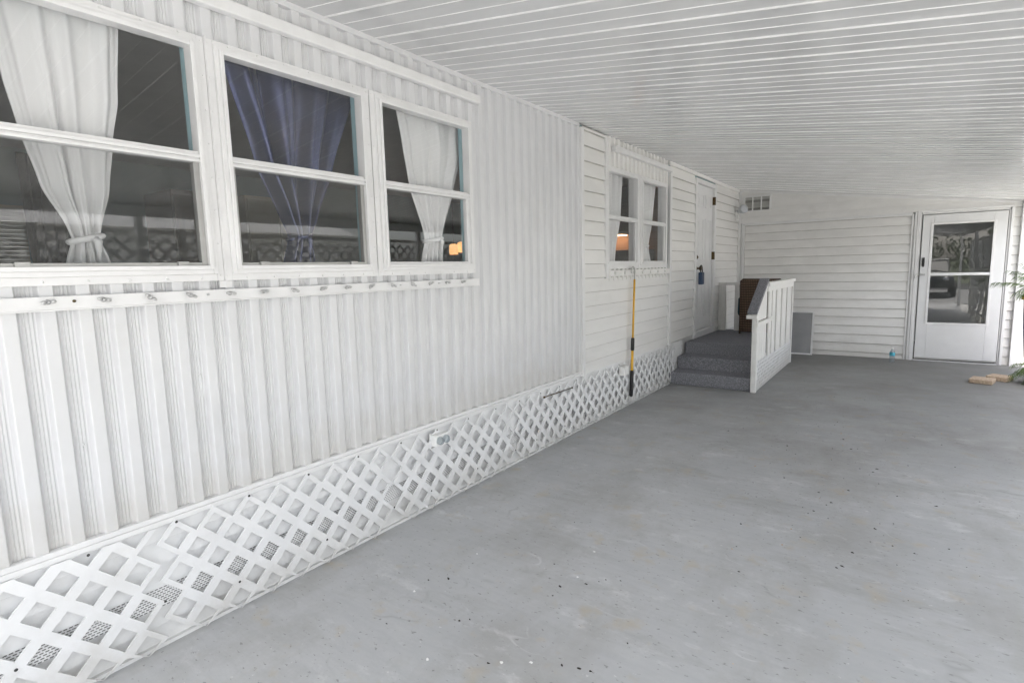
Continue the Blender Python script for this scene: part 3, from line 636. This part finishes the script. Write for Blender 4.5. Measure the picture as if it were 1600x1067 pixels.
# ------------------------------------------------------------------ entry steps
steps = thing('entry_steps', 'grey carpeted three-step entry landing with white painted railings', 'steps', (.45, 7.6, 0))
ZL = .445
b = MB()
prof = [(6.50, 0), (6.50, .125), (6.495, .142), (6.505, .15), (6.80, .15), (6.80, .275), (6.795, .292), (6.805, .30), (7.10, .30), (7.10, .42), (7.095, .437), (7.105, ZL), (8.78, ZL), (8.78, 0)]
b.prism([(p, z) for p, z in prof], 'x', .0, .94)
b2 = MB(); b2.box(.9405, .952, 6.52, 8.72, .005, .31); link('shaded_void_sheet', b2, M['vent_dark'], steps)  # grey sheet added behind the lattice, standing in for the shaded void
st = link('carpeted_steps', b, M['carpet'], steps, bevel=.012)
XR0, XR1 = .945, 1.0
b = MB(); b.box(XR0, XR1, 6.455, 6.515, 0, .83); link('newel_post', b, M['wood_white'], steps, bevel=.004)
b = MB(); b.box(.895, 1.005, 6.40, 6.52, .83, .872); link('post_cap', b, M['wood_white'], steps, bevel=.004)
b = MB(); b.bar((.95, 6.43, .892), (.95, 7.02, 1.245), .105, .035); link('handrail', b, M['carpet'], steps, bevel=.008)
b = MB(); b.bar((.965, 6.47, .862), (.965, 7.02, 1.19), .05, .045); b.box(.94, 1.02, 6.98, 8.80, 1.165, 1.21); b.box(.95, 1.0, 7.02, 8.78, 1.10, 1.164)
link('top_rail', b, M['wood_white'], steps, bevel=.004)
b = MB(); b.prism([(6.52, .79), (7.06, .79), (7.06, 1.155), (6.98, 1.155), (6.52, .865)], 'x', .958, .978); link('gusset_panel', b, M['wood_white'], steps, bevel=.003)
b = MB(); b.box(.975, 1.008, 6.44, 7.09, .735, .785); b.box(.981, 1.012, 7.09, 7.24, .745, .80); link('mid_rail', b, M['wood_white'], steps, bevel=.003)
for (ya, yb) in ((6.56, 7.04),):
    n = 4; wd = (yb-ya)/n
    for i in range(n):
        b = MB(); b.box(.966, .984, ya+i*wd+.004, ya+(i+1)*wd-.004, .33, .74); link('baluster', b, M['wood_white'], steps, bevel=.002)
for (ya, yb) in ((7.08, 7.22), (7.28, 7.46), (7.56, 7.82), (7.92, 8.2), (8.3, 8.78)):
    b = MB(); b.box(.982, 1.0, ya, min(yb, ya+.30), .33, 1.10); link('baluster', b, M['wood_white'], steps, bevel=.002)
b = MB(); b.box(.955, .98, 6.52, 8.78, .31, .35); link('bottom_rail', b, M['wood_white'], steps, bevel=.003)
lattice_panel('lattice_skirt', 6.50, 27, .322, .004, .345, .992, 0, LM, steps, pitch=.084, hole=.021, screws=False, depth=.01, y_lo=6.515, y_hi=8.78)
b = MB(); b.box(.95, 1.0, 8.72, 8.78, 0, 1.10); link('newel_post', b, M['wood_white'], steps, bevel=.004)
b = MB(); b.box(.0, .108, 8.62, 8.69, ZL, 1.12); b.box(.235, .295, 8.62, 8.68, ZL, 1.12); b.box(.52, .58, 8.62, 8.68, ZL, 1.12); b.box(.0, .944, 8.60, 8.70, 1.121, 1.16); link('back_railing', b, M['wood_white'], steps, bevel=.004)

# wicker chair standing on the landing, back to the camera
ch = thing('wicker_chair', 'brown woven wicker chair with a teal cushion on the carpeted landing', 'chair', (.67, 8.3, ZL))
b = MB(); b.prism([(.40, ZL+.03), (.94, ZL+.03), (.94, 1.17), (.92, 1.205), (.44, 1.21), (.41, 1.19)], 'y', 8.23, 8.275); link('backrest', b, M['wicker'], ch, bevel=.012)
b = MB(); b.tube([(.405, 8.25, ZL), (.405, 8.25, 1.19), (.43, 8.25, 1.213), (.91, 8.25, 1.208), (.938, 8.25, 1.185), (.938, 8.25, ZL)], .014, 8); link('back_frame', b, mat('dark_wicker_edge', (.06, .035, .02), .6), ch)
b = MB(); b.box(.42, .92, 8.28, 8.56, ZL+.28, ZL+.34); link('seat', b, M['wicker'], ch, bevel=.01)
for x in (.43, .91):
    b = MB(); b.box(x-.018, x+.018, 8.54, 8.575, ZL, ZL+.55); link('leg', b, M['wicker'], ch, bevel=.004)
b = MB(); n = 10
b.prism([(.355, .72), (.385, .685), (.86, .685), (.86, .975), (.39, .975), (.36, .94)], 'y', 8.29, 8.41); link('cushion', b, M['teal'], ch, bevel=.03)

# ------------------------------------------------------------------ curtains
def curtain(label, rows, x, nf, amp, mt, tie=None, cat='curtain', name='curtain', phase=0., lean=0, seed=1):
    rnd = random.Random(seed); ph = [rnd.uniform(0, 6.28) for _ in range(4)]
    zs = [r[0] for r in rows]; n = 56; ncol = 110; P = []
    def interp(z, j):
        for a, c in zip(rows, rows[1:]):
            if c[0] <= z <= a[0]:
                t = (a[0]-z)/(a[0]-c[0]); t = t*t*(3-2*t)*.35 + t*.65
                return a[j]+(c[j]-a[j])*t
        return rows[-1][j]
    for i in range(n+1):
        z = zs[0]+(zs[-1]-zs[0])*i/n; L, Rr = interp(z, 1), interp(z, 2); wfull = rows[0][2]-rows[0][1]; g = (Rr-L)/wfull; row = []
        for k in range(ncol+1):
            u = k/ncol; uu = u + .035*math.sin(2*math.pi*u*1.7+ph[0]) * (1-u)*u*4
            f = math.sin(2*math.pi*nf*uu+phase+.5*math.sin(3*u+ph[1])+.35*math.sin(z*3+ph[2]))
            f2 = math.sin(2*math.pi*nf*2.3*uu+ph[3]+z*2)
            f3 = math.sin(2*math.pi*nf*4.1*uu+ph[2]+1.3*math.sin(z*4+ph[1]))
            d = amp*(.55+.45*min(1, 1.2/max(.25, g)-.6))*(f*.72+.22*f2+.10*f3*(.5+.5*math.sin(z*6+u*5+ph[0])))
            edge = min(1, u*12, (1-u)*12)
            row.append((x+d*(.4+.6*edge), L+(Rr-L)*u, z))
        P.append(row)
    b = MB(); b.sheet(P); 
    org = (x, (rows[0][1]+rows[0][2])/2, zs[-1])
    o = link(name, b, mt, org=org, normals=False)
    tag(o, label, cat, 'curtains hanging in the home windows')
    sm = o.modifiers.new('solid', 'SOLIDIFY'); sm.thickness = .002
    if tie:
        z = tie; L, Rr = interp(z, 1), interp(z, 2); c = ((L+Rr)/2); a = (Rr-L)/2+.006; t = MB(); pts = []
        for k in range(25):
            q = 2*math.pi*k/24; pts.append((x+.035*math.sin(q), c+a*math.cos(q), z+.012*math.cos(q)))
        t.tube(pts, .011, 8); t.tube([(x+.034, c+a*.35, z), (x+.05, c+a*.4, z-.012), (x+.043, c+a*.42, z-.05), (x+.04, c+a*.45, z-.09)], [.012, .014, .008, .005], 8)
        ORG[o.name] = Vector(org); link('tieback', t, mt, o)
    return o
S = M['sheer']
curtain('white curtain tied near its hem in the largest leftmost window', [(2.38, .545, .935), (2.08, .578, .905), (1.936, .60, .875), (1.75, .64, .845), (1.615, .70, .806), (1.575, .71, .797), (1.488, .685, .825), (1.38, .66, .84)], -.10, 3.6, .026, S, 1.575, seed=3, phase=1)
curtain('shiny navy satin curtain knotted near the bottom of the middle front window', [(2.38, 1.325, 2.01), (1.945, 1.443, 1.842), (1.70, 1.545, 1.735), (1.635, 1.577, 1.70), (1.61, 1.582, 1.692), (1.49, 1.543, 1.705), (1.38, 1.52, 1.73)], -.13, 3.2, .06, M['satin'], 1.61, seed=5)
curtain('white curtain gathered and tied in the narrow window right of the navy curtain', [(2.38, 2.295, 2.86), (2.16, 2.335, 2.846), (1.94, 2.374, 2.762), (1.66, 2.483, 2.641), (1.62, 2.49, 2.632), (1.487, 2.45, 2.638), (1.38, 2.43, 2.65)], -.115, 3.4, .028, S, 1.625, seed=8)
curtain('straight white curtain in the nearer pane of the kitchen window by the hook pole', [(2.38, 4.70, 5.37), (1.936, 4.70, 5.327), (1.6, 4.70, 5.205), (1.47, 4.70, 5.182), (1.38, 4.70, 5.2)], -.11, 4.2, .024, S, seed=11)
curtain('white curtain pinched at the waist in the kitchen window pane nearest the door', [(2.38, 5.52, 6.28), (1.939, 5.56, 6.18), (1.676, 5.64, 6.075), (1.64, 5.65, 6.07), (1.47, 5.6, 6.15), (1.38, 5.6, 6.17)], -.11, 4.2, .024, S, 1.65, seed=13)
curtain('dark plum curtain hanging at the rear wall inside, seen through the leftmost window', [(2.45, 1.42, 1.80), (1.8, 1.43, 1.72), (1.3, 1.46, 1.66)], -3.5, 4, .03, M['dk_curtain'], seed=17)
curtain('dark plum curtain beside the lit rear blind, seen through the leftmost window', [(2.45, .45, 1.26), (2.0, .5, 1.24), (1.75, .55, 1.18), (1.4, .6, 1.12)], -3.5, 4, .03, M['dk_curtain'], seed=19)
# interior furniture glimpsed through the glass
b = MB(); cab = thing('storage_cabinet', 'tall cream cabinet standing inside behind the navy curtained window', 'cabinet', (-2.9, 3.15, .5))
b.box(-3.2, -2.75, 2.85, 3.5, .5, 2.18); cb_ = link('carcass', b, M['cream'], cab, bevel=.006)
for y in (2.86, 3.18):
    b = MB(); b.box(-2.75, -2.73, y+.005, y+.305, .56, 2.15); link('cabinet_door', b, M['cream'], cab, bevel=.005)
wd = thing('wardrobe', 'dark brown wardrobe standing inside behind the leftmost window', 'wardrobe', (-3.2, 2.6, .5))
b = MB(); b.box(-3.5, -2.95, 2.30, 2.72, .5, 2.2); link('carcass', b, M['int_brown'], wd, bevel=.006)
for y in (2.31, 2.515):
    b = MB(); b.box(-2.95, -2.93, y, y+.195, .56, 2.16); link('wardrobe_door', b, M['int_brown'], wd, bevel=.004)
def pendant(label, y, z):
    t = thing('pendant_lamp', label, 'lamp', (-2.5, y, z), 'lit pendant lamps inside')
    s = MB(); s.lathe([(.055, -.07), (.06, -.02), (.055, .05), (.03, .065)], (-2.5, y, z), 18); link('lamp_shade', s, M['lamp'], t)
    s = MB(); s.tube([(-2.5, y, z+.06), (-2.5, y, 2.5)], .004, 6); link('cord', s, M['black'], t)
pendant('glowing orange pendant lamp nearer the tied white curtain in the third window', 5.47, 1.715); pendant('glowing orange pendant lamp nearer the frame edge in the third window', 5.63, 1.745)
hd = thing('hood_lamp', 'warm glowing lamp under a dark cabinet behind the kitchen window', 'lamp', (-1.0, 7.15, 1.88))
b = MB(); b.box(-1.16, -.84, 7.02, 7.26, 1.868, 1.899); link('lamp_housing', b, M['grey_metal'], hd, bevel=.004)
b = MB(); b.box(-1.13, -.87, 7.05, 7.24, 1.855, 1.867); link('diffuser', b, M['hood_lamp'], hd)

# ------------------------------------------------------------------ small things outside
pole = thing('hook_pole', 'yellow and black telescopic pole with wire hook hanging below the kitchen window', 'pole', (.045, 5.27, .1))
A, Bt = Vector((.04, 5.345, 1.30)), Vector((.05, 5.245, .10))
def along(t): return A+(Bt-A)*t
b = MB(); b.tube([along(0), along(.5)], .0105, 12); b.tube([along(.5), along(.97)], .0135, 12); link('shaft', b, M['yellow'], pole)
b = MB(); b.tube([along(.495), along(.505), along(.595), along(.605)], [.014, .0185, .0185, .015], 14); link('grip', b, M['black'], pole)
b = MB(); b.tube([along(.775), along(.785), along(.99), along(1.0)], [.015, .0185, .0185, .012], 14); link('grip', b, M['black'], pole)
b = MB(); pts = [along(.0), (.04, 5.35, 1.385)]
for k in range(9):
    q = math.pi*k/8*1.15; pts.append((.04, 5.35-.045+.045*math.cos(q), 1.385+.045*math.sin(q)))
b.tube(pts, .0045, 8); link('wire_hook', b, M['grey_metal'], pole)

def bottle():
    t = thing('water_bottle', 'clear plastic water bottle with blue label on the slab by the siding', 'bottle', (2.2, 9.37, 0))
    b = MB(); b.lathe([(.0, .002), (.028, .001), (.033, .008), (.031, .03), (.033, .05), (.032, .085), (.033, .125), (.030, .145), (.016, .175), (.0125, .183), (.0125, .192)], (2.2, 9.37, 0), 20); link('bottle_body', b, M['clear'], t)
    b = MB(); b.lathe([(.0338, .095), (.0338, .142)], (2.2, 9.37, 0), 20); link('wrap_label', b, M['label'], t)
    b = MB(); b.lathe([(.015, .19), (.015, .206), (.013, .208), (0, .208)], (2.2, 9.37, 0), 14); link('cap', b, M['plastic'], t)
bottle()
def paver(label, c, rot, sz):
    b = MB(); p = [(-sz[0]/2, -sz[1]/2), (sz[0]/2, -sz[1]/2), (sz[0]/2, sz[1]/2), (-sz[0]/2, sz[1]/2)]
    q = [(c[0]+x*math.cos(rot)-y*math.sin(rot), c[1]+x*math.sin(rot)+y*math.cos(rot)) for x, y in p]
    b.prism(q, 'z', .001, sz[2]); o = link('paving_brick', b, M['paver'], org=(c[0], c[1], 0), bevel=.007); tag(o, label, 'paving brick', 'tan paving bricks on the slab')
paver('tan paving brick lying nearer, left of the other brick', (3.085, 8.24), R(-14), (.21, .22, .052)); paver('tan paving brick lying behind the other, closer to the potted palm', (3.262, 8.50), R(-24), (.20, .20, .055))
sp_ = thing('window_screen', 'grey mesh window screen leaning on the far white siding', 'window screen', (.98, 9.66, 0))
def lean(z): return YD-.10+.10*z/.67-.02
b = MB()
for (x0, x1, z0, z1) in ((.79, .805, .0, .665), (1.145, 1.17, .0, .665), (.805, 1.145, .0, .02), (.805, 1.145, .648, .665)):
    i = len(b.v); b.box(x0, x1, -.008, .008, z0, z1)
    for k in range(i, len(b.v)): x, y, z = b.v[k]; b.v[k] = (x, y+lean(z), z)
link('screen_frame', b, M['trim'], sp_)
b = MB(); b.quad((.80, lean(.01), .01), (1.15, lean(.01), .01), (1.15, lean(.655), .655), (.80, lean(.655), .655)); link('mesh', b, M['screen_grey'], sp_)
# lockbox on the door knob
lb = thing('key_lockbox', 'dark blue key lockbox hanging from the front door knob', 'lockbox', (.055, 7.55, 1.2))
b = MB(); b.box(.03, .085, 7.50, 7.60, 1.17, 1.335); link('box_body', b, M['blue'], lb, bevel=.012)
b = MB(); b.tube([(.057, 7.52, 1.33), (.055, 7.52, 1.39), (.05, 7.535, 1.42), (.05, 7.56, 1.425), (.05, 7.585, 1.42), (.055, 7.595, 1.39), (.057, 7.595, 1.33)], .008, 8); link('shackle', b, M['black'], lb)
# flood light near the inside corner
fl = thing('security_light', 'white motion sensor flood light on the siding in the far corner', 'wall light', (.0, 9.53, 2.25))
b = MB(); b.lathe([(.055, 0), (.055, .012), (.035, .03), (0, .032)], (0, 9.53, 2.24), 18, axis=(1, 0, 0)); link('wall_plate', b, M['plastic'], fl)
b = MB(); b.tube([(.02, 9.53, 2.25), (.05, 9.52, 2.27), (.07, 9.50, 2.285)], .014, 8); b.lathe([(.022, -.03), (.04, .0), (.062, .05), (.07, .09), (.066, .10), (.045, .112), (0, .118)], (.075, 9.49, 2.275), 20, axis=(.75, -.55, .25)); link('lamp_head', b, M['fixture'], fl)
b = MB(); b.tube([(.03, 9.53, 2.23), (.05, 9.50, 2.20), (.045, 9.47, 2.15), (.04, 9.455, 2.11)], [.018, .022, .02, .016], 10); link('motion_sensor', b, M['plastic'], fl)
# outlets on the lattice
ou = thing('outdoor_outlet', 'white outdoor outlet with clear double bubble cover on the nearer lattice', 'electrical outlet', (.05, 2.37, .38), 'outdoor outlets on the lattice')
b = MB(); b.box(.018, .065, 2.325, 2.43, .385, .455); b.box(.018, .022, 2.315, 2.438, .378, .462); link('outlet_box', b, M['plastic'], ou, bevel=.003)
b = MB()
for y in (2.353, 2.405): b.lathe([(.0235, .0), (.0235, .018), (.018, .026), (0, .028)], (.065, y, .42), 16, axis=(1, 0, 0))
link('bubble_cover', b, M['clear'], ou)
b = MB()
for z in (.378,): b.box(.02, .03, 2.318, 2.44, z-.004, z+.003)
link('cover_hinge', b, M['grey_metal'], ou)
ou = thing('outdoor_outlet', 'plain white outdoor outlet box on the farther lattice beside the hook pole', 'electrical outlet', (.05, 5.06, .37), 'outdoor outlets on the lattice')
b = MB(); b.box(.018, .075, 5.02, 5.13, .355, .445); link('outlet_box', b, M['plastic'], ou, bevel=.004)
b = MB(); b.box(.076, .081, 5.03, 5.12, .365, .435); link('flip_cover', b, M['plastic'], ou, bevel=.003)
b = MB(); b.tube([(.028, 3.60, .427), (.03, 3.8, .423), (.028, 4.05, .417)], .0045, 8); b.lathe([(.009, 0), (.008, .01), (0, .012)], (.024, 3.60, .427), 8, axis=(1, 0, 0)); b.lathe([(.008, 0), (.007, .008), (0, .01)], (.024, 4.05, .417), 8, axis=(1, 0, 0))
tag(link('metal_rod', b, M['brass'], org=(.028, 3.8, .42)), 'thin dark rod lying across the upper diamonds of the white lattice', 'rod')

# potted palms at the right edge
def frond(mb, base, az, el, L, n=16, droop=1.0, leaf=.22):
    p = Vector(base); d = Vector((math.cos(az)*math.cos(el), math.sin(az)*math.cos(el), math.sin(el))); pts = [p.copy()]
    for i in range(n):
        d = (d + Vector((0, 0, -.075*droop))).normalized(); p = p + d*L/n; pts.append(p.copy())
    mb.tube(pts, [.007*(1-i/(n+2)) for i in range(n+1)], 5)
    for i in range(3, n+1):
        dd = (pts[i]-pts[i-1]).normalized(); sd2 = dd.cross(Vector((0, 0, 1))).normalized()
        for s in (-1, 1):
            for q in (0, .5):
                o = pts[i]-dd*(L/n)*q; ll = leaf*(1-.5*abs(i/n-.45))*random.uniform(.85, 1.1)
                t = (dd*.75+sd2*s*.8+Vector((0, 0, random.uniform(-.25, .12)))).normalized(); m_ = o+t*ll*.5+Vector((0, 0, .01)); e = o+t*ll+Vector((0, 0, -.05))
                wv = dd*.0045
                k = len(mb.v); mb.v += [tuple(o), tuple(m_-wv), tuple(e), tuple(m_+wv)]; mb.face((k, k+1, k+2, k+3), 0)
pl_ = thing('potted_palm', 'feathery palm in a tall purple pot with a yellow rim, right edge', 'potted plant', (3.655, 8.75, 0))
b = MB(); b.lathe([(.0, .0), (.13, .0), (.15, .05), (.20, .6), (.215, .93)], (3.655, 8.75, 0), 28); link('pot', b, M['pot'], pl_)
b = MB(); b.lathe([(.215, .93), (.235, .935), (.235, .985), (.20, .99), (.19, .9), (0, .88)], (3.655, 8.75, 0), 28); link('pot_rim', b, M['pot_rim'], pl_)
b = MB()
for k in range(16): frond(b, (3.72+random.uniform(-.05, .05), 8.75+random.uniform(-.05, .05), .9), k*2.4+2.6, random.uniform(.9, 1.35), random.uniform(.45, .6), leaf=.15, droop=1.0)
frond(b, (3.66, 8.72, .92), R(215), R(55), .24, leaf=.10, droop=1.5)
for a_, l_ in ((190, .30), (238, .34), (205, .40)): frond(b, (3.66, 8.72, .93), R(a_), R(62), l_, leaf=.12, droop=1.7)
link('fronds', b, M['leaf'], pl_)
p2 = thing('low_palm', 'low spiky young palm on the slab beside the purple pot', 'plant', (3.58, 8.45, 0))
b = MB(); b.lathe([(.0, .0), (.09, .0), (.12, .14), (.11, .15), (0, .13)], (3.70, 8.46, 0), 18); link('pot', b, mat('dark_green_pot', (.01, .03, .02), .5), p2)
b = MB()
for k in range(22): frond(b, (3.68, 8.46, .13), k*.55+1.6, random.uniform(.15, .8), random.uniform(.26, .40), n=10, leaf=.12, droop=1.6)
link('fronds', b, M['leaf'], p2)
wp = MB(); wp.box(3.455, 3.53, 8.24, 8.30, 0, .14); wp.box(3.455, 3.75, 8.2, 8.34, .14, .17); wp.box(3.68, 3.74, 8.24, 8.30, 0, .14)
tag(link('plant_stand', wp, M['wood_white'], org=(3.6, 8.27, 0), bevel=.004), 'low white wooden stand by the palms, cut off at right edge', 'plant stand')

# bits of leaf and grit on the slab
b = MB(); rnd = random.Random(3)
DK = [(1.87, 5.6), (1.61, 4.66), (2.03, 4.82), (2.07, 4.85), (1.68, 4.22), (1.71, 3.93), (2.19, 4.35), (2.21, 4.43), (2.08, 3.91), (1.93, 3.78), (2.01, 3.65), (1.99, 3.6), (1.94, 3.47), (2.33, 3.96), (2.52, 3.91), (2.65, 4.74), (2.32, 3.52), (2.32, 3.23), (2.55, 3.34), (2.16, 3.05), (2.13, 2.88), (2.11, 2.85), (1.74, 2.57), (1.12, 4.84), (1.21, 4.98), (1.86, 5.48), (1.96, 5.06), (1.72, 5.45), (1.63, 3.08), (2.41, 3.2), (2.24, 3.4), (0.64, 1.39), (0.88, 1.57), (0.91, 1.6), (0.98, 2.16), (1.19, 2.09), (1.23, 2.14), (1.25, 2.17), (1.31, 2.2), (1.13, 1.44), (1.36, 1.58), (1.42, 1.6), (1.46, 1.61), (1.51, 1.82), (1.1, 2.01), (1.11, 1.93), (0.56, 1.72), (0.63, 1.78)]
TN = [(1.5, 4.06), (1.86, 2.95), (1.97, 4.88), (1.48, 4.46), (1.66, 2.77), (1.45, 5.35), (2.61, 5.63), (1.87, 3.16), (1.93, 5.23)]
WH = [(1.17, 1.47), (1.13, 2.12), (0.57, 1.62), (0.93, 1.33), (1.26, 1.53), (1.09, 2.37), (0.6, 2.03)]
spots = [(x, y, rnd.choice((.0035, .0045, .006)), 0) for x, y in DK] + [(x, y, rnd.choice((.0045, .006)), 1) for x, y in TN] + [(x, y, rnd.choice((.005, .007)), 2) for x, y in WH]
for _ in range(170): spots.append((rnd.gauss(1.9, .55), rnd.gauss(4.4, 1.3), rnd.choice((.0012, .0016, .0022, .003)), rnd.choice((0, 0, 0, 0, 1))))
for (x, y, s, m) in spots:
    a = rnd.uniform(-.9, .3); el = rnd.uniform(1.0, 2.4) if m == 0 else rnd.uniform(1, 1.5); k = len(b.v); n = 7
    for j in range(n):
        q = 2*math.pi*j/n; px_, py_ = s*el*math.cos(q)*rnd.uniform(.55, 1.15), s*math.sin(q)*rnd.uniform(.5, 1.15)
        b.v.append((x+px_*math.cos(a)-py_*math.sin(a), y+px_*math.sin(a)+py_*math.cos(a), .001+rnd.uniform(0, .001)))
    b.v.append((x+rnd.uniform(-s, s)*.4, y, .003+s*.4))
    for j in range(n): b.face((k+j, k+(j+1) % n, k+n), m)
    b.face([k+j for j in range(n)][::-1], m)
tag(link('leaf_litter', b, [M['debris'], M['debris2'], M['plastic']], kind='stuff'), 'scattered dark leaf bits and pale chips on the grey slab', 'litter')

# ------------------------------------------------------------------ surroundings (seen in the glass and lighting the carport)
def leaf_cloud(mb, c, rad, n, size, m=0, rnd=random):
    for _ in range(n):
        while True:
            p = Vector((rnd.uniform(-1, 1), rnd.uniform(-1, 1), rnd.uniform(-1, 1)))
            if .35 < p.length < 1: break
        p = Vector((c[0]+p.x*rad[0], c[1]+p.y*rad[1], c[2]+p.z*rad[2])); u = Vector((rnd.gauss(0, 1), rnd.gauss(0, 1), rnd.gauss(0, 1))).normalized(); v = u.orthogonal().normalized(); s = size*rnd.uniform(.6, 1.3)
        k = len(mb.v); mb.v += [tuple(p-u*s), tuple(p+v*s*.5), tuple(p+u*s), tuple(p-v*s*.5)]; mb.face((k, k+1, k+2, k+3), m)
for i, (y, h, lab) in enumerate(((1.4, .75, 'flowering bush outside the fence at its front end'), (2.7, .9, 'tall flowering bush outside the lattice fence near its front'), (4.1, .8, 'flowering bush outside the middle of the lattice fence'), (5.6, .95, 'tallest flowering bush outside the lattice fence'), (7.0, .8, 'flowering bush outside the rear end of the lattice fence'))):
    t = thing('flowering_bush', lab, 'bush', (4.35, y, -.06), 'flowering bushes outside the fence')
    b = MB()
    for k in range(5): leaf_cloud(b, (4.35+random.uniform(-.2, .2), y+random.uniform(-.45, .45), h*.5+random.uniform(-.1, .25)), (.3, .4, .35), 160, .05)
    link('foliage', b, M['foliage'], t, normals=False)
    b = MB(); leaf_cloud(b, (4.3, y, h*.65), (.42, .7, .4), 60, .04); link('blossoms', b, M['flower'], t, normals=False)
    b = MB()
    for k in range(4): b.tube([(4.35, y, -.06), (4.35+random.uniform(-.2, .2), y+random.uniform(-.3, .3), h*.6)], [.015, .006], 6)
    link('stem', b, M['bark'], t)
def tree(x, y, h, r, lab):
    t = thing('shade_tree', lab, 'tree', (x, y, -.06), 'trees across the street')
    b = MB(); b.tube([(x, y, -.06), (x+.1, y, h*.3), (x, y+.1, h*.6)], [.22, .17, .1], 8)
    for k in range(5): a = k*1.3; b.tube([(x+.05, y, h*.35), (x+math.cos(a)*r*.6, y+math.sin(a)*r*.6, h*.7)], [.1, .03], 6)
    link('trunk', b, M['bark'], t)
    b = MB()
    for k in range(9): a = k*2.4; leaf_cloud(b, (x+math.cos(a)*r*.55*(k/9+.2), y+math.sin(a)*r*.55*(k/9+.2), h*.72+random.uniform(-.25, .25)*h*.6), (r*.55, r*.55, h*.2), 260, .16)
    link('crown', b, M['foliage'], t, normals=False)
for a in ((-6, -27, 7, 3.2, 'broad shade tree across the street, far left of the driveway'), (1.5, -30, 8, 3.6, 'tallest shade tree across the street behind the driveway'), (8.5, -28, 6.5, 3, 'shade tree across the street near the grey house'), (16, -31, 7.5, 3.4, 'shade tree across the street farthest along')): tree(*a)
nb = thing('neighbour_house', 'grey sided neighbouring house across the side lawn', 'house', (18.5, 3, 0))
b = MB(); lap(b, 'y', -8, 14, .1, 2.9, .2, .1, 16.0, .02, -1); b.box(16.02, 21, -8, 14, -.06, 2.9); link('wall', b, [M['grey_house'], M['lap_shade_caulk']], nb, normals=False)
b = MB(); b.prism([(15.5, 2.9), (21.5, 2.9), (18.5, 4.1)], 'y', -8.5, 14.5); link('roof', b, M['roof'], nb)
for y in (-4, 1, 5.5, 10):
    b = MB(); b.box(15.93, 15.97, y-.6, y+.6, 1.1, 2.2, 1); b.box(15.93-.02, 15.975, y-.68, y-.6, 1.02, 2.28); b.box(15.91, 15.975, y+.6, y+.68, 1.02, 2.28); b.box(15.91, 15.975, y-.6, y+.6, 2.2, 2.28); b.box(15.91, 15.975, y-.6, y+.6, 1.02, 1.1); link('window', b, [M['trim'], M['dark']], nb)

hg = thing('hedge', 'long dark green hedge across the street behind the driveway', 'hedge', (1, -24, -.06))
b = MB()
for k in range(34): leaf_cloud(b, (-15+k*.95+random.uniform(-.3, .3), -24+random.uniform(-.5, .5), 1.3+random.uniform(-.3, .7)), (1.0, .9, 1.4), 170, .14)
link('foliage', b, M['foliage'], hg, normals=False)
b = MB()
for k in range(16): b.tube([(-15+k*2, -24, -.06), (-15+k*2+.2, -24, 1.5)], [.06, .02], 6)
link('stem', b, M['bark'], hg)
car = thing('parked_car', 'dark grey hatchback parked on the driveway outside the carport', 'car', (2.9, -8.6, 0))
M['car_paint'] = mat('dark_car_paint', (.03, .033, .038), .2); M['tyre'] = mat('tyre_rubber', (.015, .015, .015), .8)
lower = [(-6.35, .32), (-6.30, .62), (-6.45, .82), (-7.5, .96), (-10.4, 1.0), (-10.75, .8), (-10.7, .35)]
b = MB(); b.prism(lower, 'x', 2.05, 3.75); link('body', b, M['car_paint'], car, bevel=.08)
b = MB(); b.prism([(-7.45, .95), (-8.25, 1.44), (-9.9, 1.46), (-10.45, .99)], 'x', 2.15, 3.65); link('cabin', b, M['black'], car, bevel=.07)
b = MB(); b.prism([(-8.15, 1.425), (-8.25, 1.462), (-9.9, 1.482), (-10.0, 1.44)], 'x', 2.17, 3.63); link('roof', b, M['car_paint'], car, bevel=.02)
for x, d in ((2.04, -1), (3.76, 1)):
    for y in (-7.15, -9.75):
        b = MB(); b.lathe([(.2, -.1), (.31, -.1), (.325, -.06), (.325, .06), (.31, .1), (.2, .1)], (x, y, .315), 28, axis=(d, 0, 0)); wh = link('wheel', b, M['tyre'], car)
        b = MB(); b.lathe([(0, .07), (.06, .08), (.07, .06), (.17, .05), (.2, .09), (.2, .0)], (x, y, .315), 24, axis=(d, 0, 0)); link('rim', b, M['metal'], wh)
for x in (2.35, 3.45):
    b = MB(); b.lathe([(.0, .03), (.1, .02), (.12, -.02)], (x, -6.36, .68), 16, axis=(0, 1, .2)); link('headlight', b, M['metal'], car)
b = MB(); b.box(2.2, 3.6, -6.37, -6.29, .34, .46); link('bumper', b, M['black'], car, bevel=.02)
